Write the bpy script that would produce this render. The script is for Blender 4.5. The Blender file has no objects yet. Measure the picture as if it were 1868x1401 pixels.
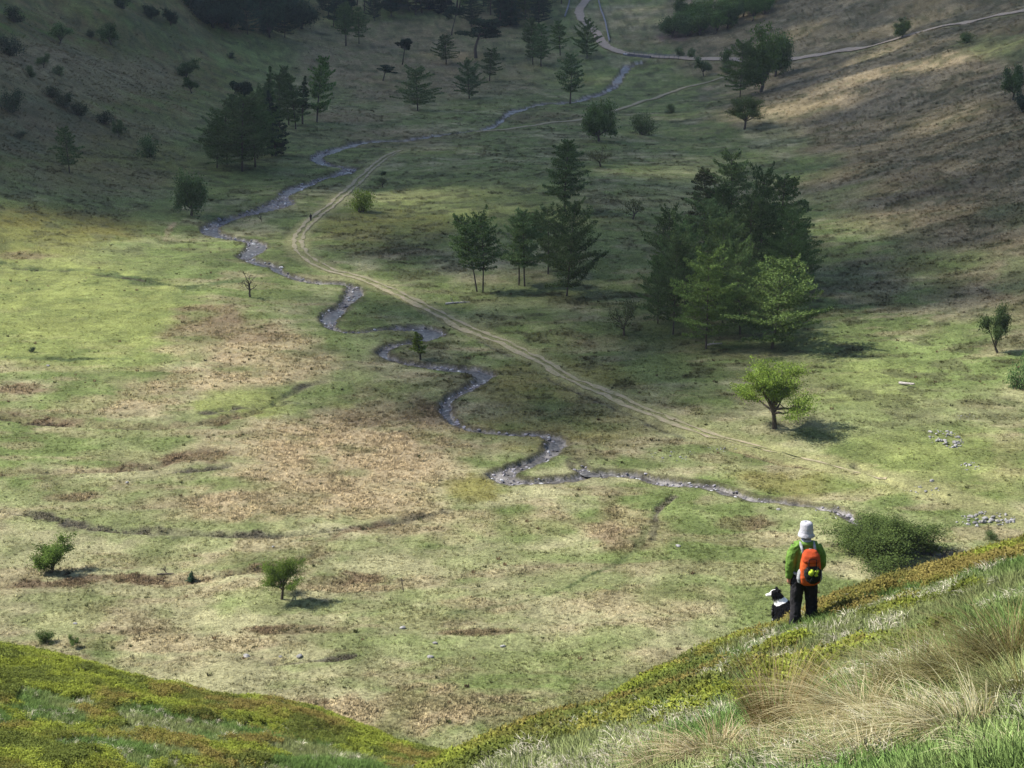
import bpy, bmesh, math, random
import numpy as np
from mathutils import Vector, Matrix, Euler

random.seed(7)
rng = np.random.default_rng(11)
sc = bpy.context.scene
COL = sc.collection
R = math.radians

# ---------------------------------------------------------------- camera
CAMZ = 65.0
PITCH = R(15.0)
F_PX, W_PX, H_PX = 2962.0, 1868.0, 1401.0
cam_data = bpy.data.cameras.new("camera")
cam_data.lens = 36.0 * F_PX / W_PX
cam_data.sensor_width = 36.0
cam_data.clip_start = 0.2
cam_data.clip_end = 9000
cam = bpy.data.objects.new("camera", cam_data)
COL.objects.link(cam)
cam.location = (0, 0, CAMZ)
cam.rotation_euler = (R(90) - PITCH, 0, 0)
sc.camera = cam
cam_data.dof.use_dof = False

# ---------------------------------------------------------------- world, sun, exposure
SUN_EL, SUN_AZ = R(46.0), R(-77.0)          # azimuth from +Y towards +X
SUN = Vector((math.sin(SUN_AZ) * math.cos(SUN_EL), math.cos(SUN_AZ) * math.cos(SUN_EL), math.sin(SUN_EL)))
world = bpy.data.worlds.new("World")
sc.world = world
world.use_nodes = True
wn = world.node_tree
sky = wn.nodes.new("ShaderNodeTexSky")
sky.sky_type = 'NISHITA'
sky.sun_disc = False
sky.sun_elevation = SUN_EL
sky.sun_rotation = SUN_AZ % (2 * math.pi)
sky.altitude = 300
sky.air_density = 1.0
sky.dust_density = 1.5
bg = wn.nodes["Background"]
bg.inputs["Strength"].default_value = 0.112
wn.links.new(sky.outputs[0], bg.inputs[0])
sun_data = bpy.data.lights.new("sun", 'SUN')
sun_data.energy = 4.8
sun_data.angle = R(0.53)
sun_data.color = (1.0, 0.95, 0.87)
sun_ob = bpy.data.objects.new("sun", sun_data)
COL.objects.link(sun_ob)
sun_ob.rotation_euler = (-SUN).to_track_quat('-Z', 'Y').to_euler()
sun_ob.location = (-200, 50, 300)
sc.view_settings.view_transform = 'Standard'
sc.view_settings.look = 'None'
sc.view_settings.gamma = 1.0
sc.view_settings.use_curve_mapping = False
sc.view_settings.exposure = 1.0
sc.render.engine = 'CYCLES'
sc.cycles.max_bounces = 5
sc.cycles.diffuse_bounces = 2
sc.cycles.glossy_bounces = 2
sc.cycles.transmission_bounces = 2
sc.cycles.use_denoising = True
sc.cycles.denoiser = 'OPENIMAGEDENOISE'
sc.cycles.denoising_prefilter = 'ACCURATE'
sc.cycles.denoising_input_passes = 'RGB_ALBEDO_NORMAL'

# ---------------------------------------------------------------- numeric noise
def _hash(ix, iy, seed):
    n = (ix.astype(np.int64) * 374761393 + iy.astype(np.int64) * 668265263 + seed * 1442695041) & 0xFFFFFFFF
    n = ((n ^ (n >> 13)) * 1274126177) & 0xFFFFFFFF
    n = (n ^ (n >> 16)) & 0xFFFFFFFF
    return n.astype(np.float64) / 4294967295.0

def vnoise(x, y, seed=0):
    x = np.asarray(x, float); y = np.asarray(y, float)
    ix = np.floor(x); iy = np.floor(y)
    fx = x - ix; fy = y - iy
    fx = fx * fx * fx * (fx * (fx * 6 - 15) + 10); fy = fy * fy * fy * (fy * (fy * 6 - 15) + 10)
    ix = ix.astype(np.int64); iy = iy.astype(np.int64)
    a = _hash(ix, iy, seed); b = _hash(ix + 1, iy, seed)
    c = _hash(ix, iy + 1, seed); d = _hash(ix + 1, iy + 1, seed)
    return (a + (b - a) * fx) * (1 - fy) + (c + (d - c) * fx) * fy - 0.5

def fbm(x, y, octaves=4, seed=0, gain=0.5):
    s = 0.0; a = 1.0; f = 1.0
    for o in range(octaves):
        c, q = math.cos(o * 1.1), math.sin(o * 1.1)
        s = s + a * vnoise((x * c - y * q) * f + 17.3 * o, (x * q + y * c) * f - 9.1 * o, seed + o)
        a *= gain; f *= 2.03
    return s * 1.6           # about -1 .. 1

def sstep(a, b, x):
    t = np.clip((x - a) / (b - a), 0, 1)
    return t * t * (3 - 2 * t)

def smax(a, b, k):
    h = np.clip(0.5 + 0.5 * (a - b) / k, 0, 1)
    return b + (a - b) * h + k * h * (1 - h)

def softramp(d, w):
    return 0.5 * (np.sqrt(d * d + w * w) + d)

# ---------------------------------------------------------------- pixel of the photograph -> ray
def ray(px, py):
    u = (px - W_PX / 2) / F_PX; v = -(py - H_PX / 2) / F_PX
    cp, sp = math.cos(PITCH), math.sin(PITCH)
    return np.array([u, cp + v * sp, -sp + v * cp])

# near slope (where the walker stands) and the spur across the gully: two tilted planes with brows
P1 = (-1.78, 0.338, -0.4235)
P2 = (-14.71, -0.1977, -0.269)
BROW1 = [(800, 1425), (890, 1382), (960, 1355), (1040, 1320), (1100, 1292), (1150, 1260), (1220, 1226), (1300, 1196), (1420, 1162), (1500, 1132), (1600, 1101), (1700, 1058), (1760, 1031), (1868, 1003), (1960, 964)]
BROW2 = [(-160, 1140), (0, 1170), (100, 1190), (200, 1210), (300, 1234), (400, 1255), (500, 1275), (600, 1297), (700, 1324),
         (800, 1350), (870, 1372), (960, 1405)]
def plane_hit(P, px, py):
    d = ray(px, py)
    t = P[0] / (d[2] - P[1] * d[0] - P[2] * d[1])
    return d * t
def brow_xy(P, pts):
    return np.array([plane_hit(P, *p)[:2] for p in pts])
B1 = brow_xy(P1, BROW1)
B2 = brow_xy(P2, BROW2)

def signed_dist(x, y, poly):
    """distance to a polyline running left to right, positive on the far side; the ends run on straight"""
    p = poly.copy()
    p = np.vstack([p[0] + (p[0] - p[2]) * 60, p, p[-1] + (p[-1] - p[-3]) * 60])
    best = np.full(np.shape(x), 1e9); sgn = np.ones(np.shape(x))
    for i in range(len(p) - 1):
        ax, ay = p[i]; bx, by = p[i + 1]
        ex, ey = bx - ax, by - ay
        t = np.clip(((x - ax) * ex + (y - ay) * ey) / (ex * ex + ey * ey), 0, 1)
        dx, dy = x - ax - t * ex, y - ay - t * ey
        d = np.hypot(dx, dy)
        m = d < best - 1e-9
        s = np.where(ex * (y - ay) - ey * (x - ax) >= 0, 1.0, -1.0)
        best = np.where(m, d, best); sgn = np.where(m, s, sgn)
    return best * sgn

def near_parts(x, y):
    d1 = signed_dist(x, y, B1); d2 = signed_dist(x, y, B2)
    n1 = CAMZ + P1[0] + P1[1] * x + P1[2] * y - 0.95 * softramp(d1, 0.4) + 0.14
    n2 = CAMZ + P2[0] + P2[1] * x + P2[2] * y - 0.85 * softramp(d2, 2.0) + 0.6
    return n1, n2, d1, d2

def valley_h(x, y):
    """valley floor and the hills either side, without the near slope and the stream cut"""
    x = np.asarray(x, float); y = np.asarray(y, float)
    fl = 1.3 * fbm(x / 70, y / 70, 3, 3) + 0.30 * fbm(x / 13, y / 13, 2, 5) + 0.10 * fbm(x / 3.2, y / 3.2, 2, 6)
    fl = fl + 0.14 * softramp(y - 760, 80)
    footl = -98 - 0.38 * softramp(400 - y, 30) + 14 * fbm(y / 90, x * 0 + 3, 2, 8) - 0.02 * (y - 400)
    dl = footl - x
    hill_l = 0.52 * softramp(dl, 26) + np.clip(dl / 60, 0, 1) * (5 * fbm(x / 60, y / 80, 3, 21) + 0.8 * fbm(x / 14, y / 14, 2, 22))
    footr = 82 + 0.45 * softramp(262 - y, 30) + 10 * fbm(y / 100, x * 0 + 7, 2, 9)
    dr = x - footr
    hill_r = 0.33 * softramp(dr, 30) + np.clip(dr / 60, 0, 1) * (2.6 * fbm(x / 55, y / 70, 3, 31) + 0.8 * fbm(x / 12, y / 12, 2, 32))
    h = fl + hill_l + hill_r
    h = h + 3.2 * np.exp(-((x - 10) / 38) ** 2 - ((y - 430) / 60) ** 2)
    return -smax(-h, np.full(np.shape(h), -150.0), 30.0)      # the hills level off at their tops

def near_h(x, y):
    """the slope under the camera and the spur across the gully"""
    n1, n2, d1, d2 = near_parts(x, y)
    n1 = n1 + 0.10 * fbm(x / 1.7, y / 1.7, 3, 41) + 0.12 * fbm(x / 5, y / 5, 2, 42)
    n2 = n2 + 0.16 * fbm(x / 1.9, y / 1.9, 3, 45) + 0.5 * fbm(x / 9, y / 9, 2, 46)
    nn = np.minimum(smax(n1, n2, 1.0), CAMZ + 45)
    return nn - 0.9 * np.maximum(np.hypot(x, y) - 120, 0)

def base_h(x, y):
    """ground height without the stream cut"""
    x = np.asarray(x, float); y = np.asarray(y, float)
    h = valley_h(x, y)
    m = np.hypot(x, y) < 260
    if m.any():
        h = np.array(h)
        h[m] = smax(near_h(x[m], y[m]), h[m], 2.5)
    return h

def hit(px, py, fn=None, tmax=1900.0, tmin=100.0):
    """where the line of sight through a photograph pixel meets the ground (valley by default)"""
    d = ray(px, py)
    f = fn or valley_h
    t = np.geomspace(tmin, tmax, 260)
    for it in range(3):
        z = CAMZ + d[2] * t - f(d[0] * t, d[1] * t)
        k = int(np.argmax(z < 0))
        if z[k] >= 0: k = len(t) - 1
        k = max(k, 1)
        t0, t1, z0, z1 = t[k - 1], t[k], z[k - 1], z[k]
        t = np.linspace(t0, t1, 24)
    tq = t0 + (t1 - t0) * min(max(z0 / (z0 - z1 + 1e-12), 0), 1)
    return np.array([d[0] * tq, d[1] * tq, CAMZ + d[2] * tq]), tq

def hit_near(px, py):
    return hit(px, py, base_h, 400.0, 2.0)

def world_line(pts, smooth=True, n=None):
    """pixel polyline -> smooth world xy polyline; extra columns are carried along"""
    a = np.array([[*hit(p[0], p[1])[0][:2], *p[2:]] for p in pts], float)
    if not smooth:
        return a
    out = []
    m = len(a)
    for i in range(m - 1):
        p0 = a[max(i - 1, 0)]; p1 = a[i]; p2 = a[i + 1]; p3 = a[min(i + 2, m - 1)]
        L = np.hypot(*(p2 - p1)[:2])
        k = max(2, int(L / 1.6)) if n is None else n
        for t in np.linspace(0, 1, k, endpoint=False):
            c = 0.5 * (2 * p1 + (p2 - p0) * t + (2 * p0 - 5 * p1 + 4 * p2 - p3) * t * t + (3 * p1 - p0 - 3 * p2 + p3) * t ** 3)
            c[2:] = p1[2:] + (p2[2:] - p1[2:]) * t
            out.append(c)
    out.append(a[-1])
    return np.array(out)

def line_dist(x, y, line):
    """distance to a dense polyline and the index of the nearest point (grid bucketed)"""
    x = np.asarray(x, float); y = np.asarray(y, float)
    best = np.full(x.shape, 1e9); idx = np.zeros(x.shape, int)
    lo = line[:, :2].min(0) - 14; hi = line[:, :2].max(0) + 14
    near = np.where((x > lo[0]) & (x < hi[0]) & (y > lo[1]) & (y < hi[1]))
    if len(near[0]) == 0:
        return best, idx
    xs, ys = x[near], y[near]
    b = np.full(xs.shape, 1e9); ii = np.zeros(xs.shape, int)
    step = 24
    for s in range(0, len(line), step):
        seg = line[s:s + step + 1, :2]
        l0 = seg.min(0) - 12; h0 = seg.max(0) + 12
        m = np.where((xs > l0[0]) & (xs < h0[0]) & (ys > l0[1]) & (ys < h0[1]))[0]
        if len(m) == 0:
            continue
        for j in range(len(seg) - 1):
            ax, ay = seg[j]; ex, ey = seg[j + 1] - seg[j]
            t = np.clip(((xs[m] - ax) * ex + (ys[m] - ay) * ey) / (ex * ex + ey * ey + 1e-9), 0, 1)
            d = np.hypot(xs[m] - ax - t * ex, ys[m] - ay - t * ey)
            q = d < b[m]
            b[m] = np.where(q, d, b[m]); ii[m] = np.where(q, s + j, ii[m])
    best[near] = b; idx[near] = ii
    return best, idx

# ---------------------------------------------------------------- lines of the place (photograph pixels, half width in metres, depth)
STREAM_PX = [(1188, 114, 2.4), (1150, 118, 2.6), (1133, 138, 2.6), (1122, 154, 2.6), (1105, 166, 2.6), (1075, 176, 2.4), (1040, 186, 2.2), (1000, 188, 2.6),
             (960, 196, 4.2), (930, 206, 4.0), (915, 218, 2.4), (890, 234, 2.2), (850, 240, 2.6), (800, 246, 2.2), (740, 256, 2.4), (700, 256, 2.6),
             (650, 261, 2.6), (615, 271, 2.4), (590, 279, 2.6), (577, 288, 2.8), (590, 297, 2.6), (615, 303, 2.6), (640, 306, 2.6), (625, 315, 2.6),
             (600, 322, 2.4), (570, 332, 2.2), (540, 342, 2.4), (520, 354, 3.0), (510, 370, 3.6), (480, 382, 2.8), (440, 392, 2.0), (410, 401, 2.0),
             (387, 412, 2.0), (385, 423, 2.0), (410, 432, 2.0), (440, 437, 2.0), (468, 443, 2.2), (464, 455, 2.2), (448, 467, 2.0), (470, 478, 2.0),
             (500, 486, 2.0), (512, 496, 2.4), (540, 506, 2.4), (575, 514, 1.9), (620, 516, 1.7), (645, 522, 1.7), (645, 535, 1.7), (635, 548, 1.7),
             (618, 562, 1.7), (602, 576, 1.9), (600, 590, 1.5), (612, 600, 0.8), (650, 606, 0.6), (690, 600, 0.9), (720, 597, 1.8), (760, 597, 2.0),
             (788, 604, 2.0), (778, 616, 1.8), (740, 625, 2.0), (704, 632, 2.2), (698, 644, 1.9), (720, 655, 1.5), (770, 665, 1.4), (820, 670, 1.4),
             (872, 676, 1.6), (882, 686, 1.4), (856, 706, 1.2), (822, 722, 1.1), (812, 742, 1.1), (822, 762, 1.1), (848, 779, 1.1), (900, 788, 0.9),
             (950, 791, 1.1), (992, 791, 1.4), (1016, 803, 1.4), (1008, 820, 1.2), (985, 836, 1.2), (945, 850, 1.6), (918, 862, 2.0), (925, 872, 1.7),
             (970, 877, 1.2), (1030, 873, 1.0), (1090, 862, 1.2), (1150, 865, 1.1), (1200, 876, 1.0), (1250, 881, 0.9), (1290, 884, 0.9), (1340, 899, 0.8),
             (1400, 911, 0.7), (1460, 919, 0.8), (1525, 928, 1.0), (1560, 950, 1.0), (1620, 985, 1.0), (1690, 1004, 1.0), (1760, 1015, 1.0)]
STREAM = world_line(STREAM_PX)
SIDE_STREAM = world_line([(1048, 840, 0.8), (1058, 852, 0.9), (1075, 862, 0.9), (1095, 864, 0.8)])
TRACK = world_line([(738, 272), (700, 290), (670, 315), (645, 340), (610, 370), (575, 397), (551, 421), (543, 441), (552, 462), (580, 482), (620, 498),
                    (680, 516), (740, 541), (800, 572), (860, 602), (920, 625), (970, 650), (1030, 684), (1100, 715), (1160, 742), (1220, 765),
                    (1280, 788), (1340, 806), (1400, 822), (1470, 839), (1530, 853), (1580, 864), (1617, 871)])
GRASS_TRACK = world_line([(1617, 871), (1700, 895), (1780, 920), (1868, 952)])
UPPER_TRACK = world_line([(870, 241), (940, 234), (1000, 225), (1055, 220), (1110, 205), (1160, 190), (1200, 178), (1250, 160), (1310, 145), (1345, 133)])
ROAD = world_line([(1082, -8), (1066, 6), (1057, 20), (1060, 34), (1075, 48), (1090, 64), (1098, 78), (1115, 90), (1142, 99), (1180, 103), (1240, 106), (1300, 109),
                   (1360, 111), (1430, 109), (1480, 103), (1560, 90), (1650, 68), (1750, 43), (1868, 20), (1950, 5)])

def stream_depth(x, y):
    cut = np.zeros(np.shape(x)); bank = np.zeros(np.shape(x))
    for ln, dep in ((STREAM, 0.85), (SIDE_STREAM, 0.45)):
        d, i = line_dist(x, y, ln)
        far = np.hypot(ln[i, 0], ln[i, 1])
        hw = ln[i, 2] * (0.66 + 0.46 * fbm(i / 9.0, i * 0.0 + 2, 3, 67)) * (1 - 0.12 * sstep(420, 560, far))
        e = d - hw + 0.35 * fbm(np.asarray(x) / 1.3, np.asarray(y) / 1.3, 2, 61)
        w = 1 - sstep(-0.2, 0.75, e)
        bar = 0.36 * sstep(-0.25, 0.4, fbm(np.asarray(x) / 4.0, np.asarray(y) / 4.0, 3, 63))
        cut = np.maximum(cut, w * (dep - bar))
        bank = np.maximum(bank, (1 - sstep(0.35, 1.0, np.abs(e - 0.35))))
    return cut, bank

def ground_h(x, y):
    c, _ = stream_depth(x, y)
    return base_h(x, y) - c
# ---------------------------------------------------------------- ground cover: what grows where (real base colours)
TYPES = {  # colour, tuft density
    'green': ((0.118, 0.150, 0.050), 0.18), 'lime': ((0.165, 0.186, 0.058), 0.12), 'tan': ((0.270, 0.215, 0.130), 1.0),
    'brown': ((0.138, 0.104, 0.064), 1.0), 'pale': ((0.222, 0.212, 0.115), 0.28), 'moor': ((0.172, 0.140, 0.080), 0.8),
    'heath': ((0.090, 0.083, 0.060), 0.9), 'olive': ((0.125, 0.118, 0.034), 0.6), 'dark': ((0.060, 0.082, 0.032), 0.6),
    'scar': ((0.115, 0.080, 0.074), 0.0), 'gravel': ((0.160, 0.151, 0.143), 0.0), 'soil': ((0.045, 0.036, 0.028), 0.0)}
ZONES = [  # cx, cy, rx, ry (photograph pixels), type, strength
    (130, 545, 270, 85, 'lime', .95), (90, 480, 260, 35, 'lime', .8), (130, 630, 220, 55, 'lime', .7), (300, 470, 150, 35, 'green', .7),
    (430, 735, 100, 32, 'lime', .9), (430, 755, 60, 14, 'lime', .8), (618, 740, 26, 9, 'lime', 1), (765, 800, 45, 16, 'lime', .8),
    (1650, 720, 230, 90, 'green', .8), (1700, 850, 260, 75, 'lime', .6), (1560, 690, 160, 50, 'lime', .45), (860, 375, 230, 55, 'lime', .8), (700, 420, 150, 40, 'olive', .7),
    (560, 640, 130, 40, 'green', .9), (640, 690, 60, 20, 'green', .7), (900, 1180, 320, 34, 'green', .55), (1040, 1060, 130, 26, 'green', .7),
    (230, 960, 200, 22, 'green', .6), (1150, 1235, 220, 30, 'green', .45), (560, 1110, 200, 18, 'green', .6), (1280, 1020, 140, 60, 'green', .5),
    (230, 815, 190, 28, 'green', .55), (160, 905, 200, 22, 'green', .5), (1220, 930, 60, 30, 'green', .8),
    (1000, 700, 170, 60, 'olive', .75), (1000, 780, 200, 40, 'olive', .7), (1420, 880, 120, 30, 'olive', .7), (870, 890, 60, 22, 'olive', .9), (860, 560, 200, 60, 'green', .6),
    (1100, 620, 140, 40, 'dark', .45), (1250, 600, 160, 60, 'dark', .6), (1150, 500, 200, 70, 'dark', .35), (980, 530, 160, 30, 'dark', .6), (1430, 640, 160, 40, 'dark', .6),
    (650, 820, 240, 85, 'tan', 1), (760, 755, 80, 24, 'brown', .6), (480, 655, 130, 55, 'tan', .85), (330, 705, 130, 26, 'tan', .8), (350, 640, 100, 22, 'tan', .55),
    (560, 905, 260, 45, 'tan', .85), (880, 955, 220, 34, 'tan', .55), (700, 1295, 240, 42, 'tan', .8), (960, 1300, 180, 40, 'tan', .5), (280, 1172, 280, 18, 'tan', .6),
    (1150, 970, 90, 48, 'tan', .75), (1130, 985, 52, 32, 'brown', .7), (1115, 930, 26, 40, 'brown', .5), (1180, 1095, 190, 26, 'tan', .5), (870, 1105, 90, 14, 'tan', .5),
    (400, 572, 85, 24, 'brown', .85), (410, 606, 130, 28, 'brown', .75), (45, 712, 62, 11, 'brown', .9), (690, 740, 120, 40, 'brown', .55), (200, 735, 120, 20, 'tan', .6),
    (350, 832, 80, 12, 'brown', .9), (130, 905, 55, 9, 'brown', .9), (545, 1152, 112, 9, 'brown', 1), (632, 1058, 72, 13, 'brown', .95), (870, 1153, 85, 7, 'brown', .8),
    (640, 1075, 90, 10, 'tan', .7), (300, 1057, 120, 12, 'tan', .6), (1355, 952, 66, 12, 'brown', .8), (520, 1040, 60, 9, 'brown', .6), (720, 460, 80, 10, 'brown', .7),
    (1080, 830, 60, 10, 'brown', .5), (1320, 835, 80, 12, 'brown', .4), (250, 1150, 120, 8, 'brown', .5), (960, 1240, 60, 8, 'brown', .3),
    (1030, 620, 60, 14, 'brown', .5), (760, 510, 60, 10, 'heath', .5), (1130, 740, 120, 22, 'heath', .35), (850, 690, 40, 14, 'heath', .45),
    # across the stream and up the valley
    (700, 252, 170, 20, 'moor', .8), (720, 130, 190, 66, 'moor', .95), (780, 60, 240, 32, 'moor', .9), (640, 212, 90, 16, 'moor', .9), (560, 90, 60, 40, 'moor', .7),
    (1000, 215, 90, 12, 'brown', .6), (900, 130, 140, 60, 'moor', .6), (1050, 145, 90, 40, 'green', .6), (1180, 160, 90, 40, 'green', .5),
    (600, 175, 60, 20, 'green', .7), (470, 105, 90, 44, 'green', .9), (390, 300, 110, 70, 'green', .9), (560, 270, 110, 40, 'green', .6),
    (1160, 35, 110, 26, 'tan', .55), (1180, 75, 90, 16, 'moor', .8), (1228, 62, 36, 16, 'scar', 1), (1290, 175, 30, 14, 'scar', .5),
    # right hand hill
    (1560, 150, 150, 40, 'tan', .75), (1720, 118, 130, 26, 'tan', .6), (1500, 128, 90, 34, 'tan', .3), (1520, 225, 80, 26, 'heath', .55), (1700, 330, 90, 26, 'heath', .45),
    (1600, 500, 80, 40, 'heath', .45), (1480, 150, 70, 30, 'heath', .3), (1860, 390, 90, 26, 'dark', .7), (1860, 500, 60, 40, 'green', .6), (1830, 85, 110, 30, 'green', .7),
    (1560, 640, 130, 26, 'green', .6), (1400, 250, 70, 40, 'pale', .55), (1850, 830, 36, 50, 'brown', .35), (1300, 340, 130, 60, 'pale', .35),
    # left hand hill
    (150, 130, 230, 44, 'moor', .75), (60, 90, 120, 34, 'moor', .6), (60, 240, 150, 60, 'heath', .6), (230, 300, 160, 60, 'olive', .6), (80, 415, 220, 50, 'olive', 1), (70, 440, 180, 24, 'lime', .4),
    (300, 60, 130, 40, 'dark', .5), (240, 240, 120, 36, 'brown', .45), (180, 330, 140, 36, 'brown', .4), (40, 465, 70, 8, 'brown', .7),
]
LINES = [  # rush-filled runnels and gullies
    ([(0, 860), (100, 862), (200, 858), (290, 850), (340, 828), (405, 820)], 'brown', 1.5), ([(0, 758), (100, 770), (250, 776), (330, 776), (400, 768), (470, 752)], 'brown', 1.3),
    ([(0, 762), (100, 774), (250, 781), (330, 780)], 'soil', .5), ([(290, 860), (370, 857), (420, 848)], 'heath', .7),
    ([(0, 930), (60, 938), (150, 958), (300, 970), (430, 976), (500, 978), (600, 968), (690, 956), (760, 944), (810, 934)], 'heath', .9),
    ([(690, 956), (640, 968), (600, 985), (580, 1006), (545, 1022), (450, 1042), (330, 1061), (200, 1056), (60, 1068), (-20, 1064)], 'brown', 1.1),
    ([(0, 480), (60, 489), (150, 493), (270, 512), (340, 524), (420, 512)], 'dark', 2.2), ([(0, 484), (60, 492), (150, 497), (260, 512)], 'soil', .35),
    ([(380, 752), (430, 743), (480, 742), (522, 735)], 'heath', 1.1), ([(1180, 960), (1158, 1005), (1085, 1045), (1000, 1085), (900, 1108), (780, 1122), (690, 1136)], 'dark', .30),
    ([(0, 652), (100, 655), (240, 655)], 'dark', .6), ([(640, 690), (560, 702), (500, 735)], 'heath', .7), ([(300, 440), (308, 420), (320, 405)], 'tan', .5),
    ([(500, 1210), (560, 1206), (640, 1196)], 'heath', .35), ([(1560, 850), (1640, 885), (1720, 905)], 'heath', .5), ([(1330, 818), (1450, 850), (1560, 862)], 'brown', .5),
    ([(1190, 985), (1200, 930), (1230, 905)], 'heath', .3), ([(700, 530), (800, 580), (880, 620), (930, 650)], 'heath', .8), ([(1000, 690), (1130, 745), (1250, 800)], 'heath', .9),
]
def affine(cx, cy, rx, ry):
    c = hit(cx, cy)[0][:2]
    a = (hit(cx + rx, cy)[0][:2] - hit(cx - rx, cy)[0][:2]) / 2
    b = (hit(cx, max(cy - ry, -60))[0][:2] - hit(cx, cy + ry)[0][:2]) / 2
    c2 = (hit(cx, max(cy - ry, -60))[0][:2] + hit(cx, cy + ry)[0][:2]) / 2
    c = np.array([c[0], 0.5 * (c[1] + c2[1])])
    m = np.column_stack([a, b])
    return c, np.linalg.inv(m)
ZW = [(*affine(z[0], z[1], z[2], z[3]), z[4], z[5]) for z in ZONES]
LW = [(world_line(l[0]), l[1], l[2]) for l in LINES]

def cover(x, y, tracks=True):
    """base colour, tuft density and slope class at ground points"""
    x = np.asarray(x, float); y = np.asarray(y, float)
    r = np.hypot(x, y)
    near = np.zeros(x.shape)
    m = r < 180
    near[m] = np.clip((near_h(x[m], y[m]) - valley_h(x[m], y[m])) / 2.0, 0, 1)
    col = np.empty(x.shape + (3,)); tuft = np.full(x.shape, 0.24)
    g = np.array(TYPES['green'][0]); p = np.array(TYPES['pale'][0]); mo = np.array(TYPES['moor'][0])
    big = fbm(x / 22, y / 22, 4, 71); med = fbm(x / 5, y / 5, 3, 72); fin = fbm(x / 1.2, y / 1.2, 3, 73)
    w = sstep(-0.35, 0.5, big * 0.7 + med * 0.5 + 0.60 * (1 - sstep(150, 300, r)) - 0.27)[..., None]
    col[:] = g * (1 - w) + p * w
    # wind-combed streaks of straw across the flat
    stk = sstep(0.02, 0.5, fbm(x / 13, y / 4.5, 4, 75) + 0.25 * med)
    col = col + (np.array((0.235, 0.196, 0.118)) - col) * (stk * 0.62 * (1 - 0.55 * sstep(260, 420, r)))[..., None]
    tuft = tuft + 0.35 * stk
    grn = sstep(0.05, 0.5, fbm(x / 9, y / 5, 4, 76))
    col = col + (np.array((0.130, 0.158, 0.056)) - col) * (grn * 0.5)[..., None]
    # hillsides
    footr = 82 + 0.45 * softramp(262 - y, 30) + 10 * fbm(y / 100, x * 0 + 7, 2, 9)
    wr = sstep(-6, 16, x - footr + 10 * big)
    wr = np.clip(wr * (0.92 + 0.25 * med), 0, 1)
    col = col + (mo - col) * wr[..., None]; tuft = tuft + (0.8 - tuft) * wr
    wl = sstep(-4, 26, -98 - 0.38 * softramp(400 - y, 30) - x + 12 * big)
    hl = np.array((0.112, 0.108, 0.038)) + np.array((0.05, 0.03, 0.02)) * big[..., None] + np.array((-0.04, 0.0, -0.015)) * med[..., None]
    col_r = mo + np.array((0.04, 0.038, 0.028)) * (med * 0.8 + fbm(x / 16, y / 6, 3, 77) * 0.6)[..., None]
    col = col + (col_r - col) * (wr * 0.8)[..., None]
    col = col + (hl - col) * (wl * 0.85)[..., None]; tuft = tuft + (0.7 - tuft) * wl
    wx = fbm(x / 7, y / 7, 3, 81); wy = fbm(x / 7, y / 7, 3, 82)
    wx2 = fbm(x / 1.6, y / 1.6, 2, 83); wy2 = fbm(x / 1.6, y / 1.6, 2, 84)
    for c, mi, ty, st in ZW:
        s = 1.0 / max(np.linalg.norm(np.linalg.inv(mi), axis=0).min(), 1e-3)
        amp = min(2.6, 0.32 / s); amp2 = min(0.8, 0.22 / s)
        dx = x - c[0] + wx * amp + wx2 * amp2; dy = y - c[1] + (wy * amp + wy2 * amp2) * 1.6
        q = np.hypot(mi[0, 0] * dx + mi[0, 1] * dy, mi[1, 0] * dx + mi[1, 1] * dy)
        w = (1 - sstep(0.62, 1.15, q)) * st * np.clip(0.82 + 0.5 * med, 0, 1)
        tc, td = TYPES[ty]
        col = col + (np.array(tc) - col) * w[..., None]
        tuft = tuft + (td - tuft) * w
    for ln, ty, hw in LW:
        d, i = line_dist(x, y, ln)
        w = (1 - sstep(hw * 0.25, hw * 1.7, d + 0.9 * hw * med + 0.7 * hw * fin + 0.5 * hw * big)) * (0.5 + 0.5 * sstep(-0.45, 0.25, wx))
        tc, td = TYPES[ty]
        col = col + (np.array(tc) - col) * w[..., None]
        tuft = np.maximum(tuft, td * w)
    # scrubby patches of heath and old bracken, thick along the stream and up the valley, absent from the grazed left pasture
    sm = sstep(185, 250, r) * (1 - 0.85 * (1 - sstep(-40, -12, x + 0.08 * (y - 250))) * (1 - sstep(300, 360, y)))
    scr = sstep(0.10, 0.50, fbm(x / 4.2, y / 3.2, 4, 78) + 0.35 * fbm(x / 24, y / 18, 2, 79)) * sm
    col = col + (np.array((0.072, 0.074, 0.036)) - col) * (scr * 0.68)[..., None]
    tuft = np.clip(tuft + 0.5 * scr, 0, 1)
    # near slope and spur: mossy green turf under the plants
    nt = np.array((0.105, 0.135, 0.040)); nb = np.array((0.120, 0.112, 0.045))
    wn_ = sstep(-0.5, 0.5, fbm(x / 3, y / 3, 3, 91))[..., None]
    nc = nt * (1 - wn_) + nb * wn_
    col = col + (nc - col) * near[..., None]
    tuft = tuft * (1 - near)
    # stream bed and cut bank
    cut, bank = stream_depth(x, y)
    wb = np.clip(bank, 0, 1) * 0.62
    col = col + (np.array(TYPES['soil'][0]) - col) * wb[..., None]
    wg = sstep(0.25, 0.42, cut)
    gr = np.array(TYPES['gravel'][0])[None] * (1 + 0.55 * fin[..., None])
    col = col + (gr - col) * wg[..., None]
    tuft = tuft * (1 - np.clip(wb + wg, 0, 1))
    if tracks:
        for ln, hw in ((TRACK, 2.6), (UPPER_TRACK, 1.8), (ROAD, 4.0), (GRASS_TRACK, 2.4)):
            d, i = line_dist(x, y, ln)
            w = (1 - sstep(hw * 0.6, hw * 1.4, d + 0.5 * med)) * 0.8
            tc = np.array((0.205, 0.202, 0.092))
            col = col + (tc - col) * w[..., None]
            tuft = tuft * (1 - w)
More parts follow.
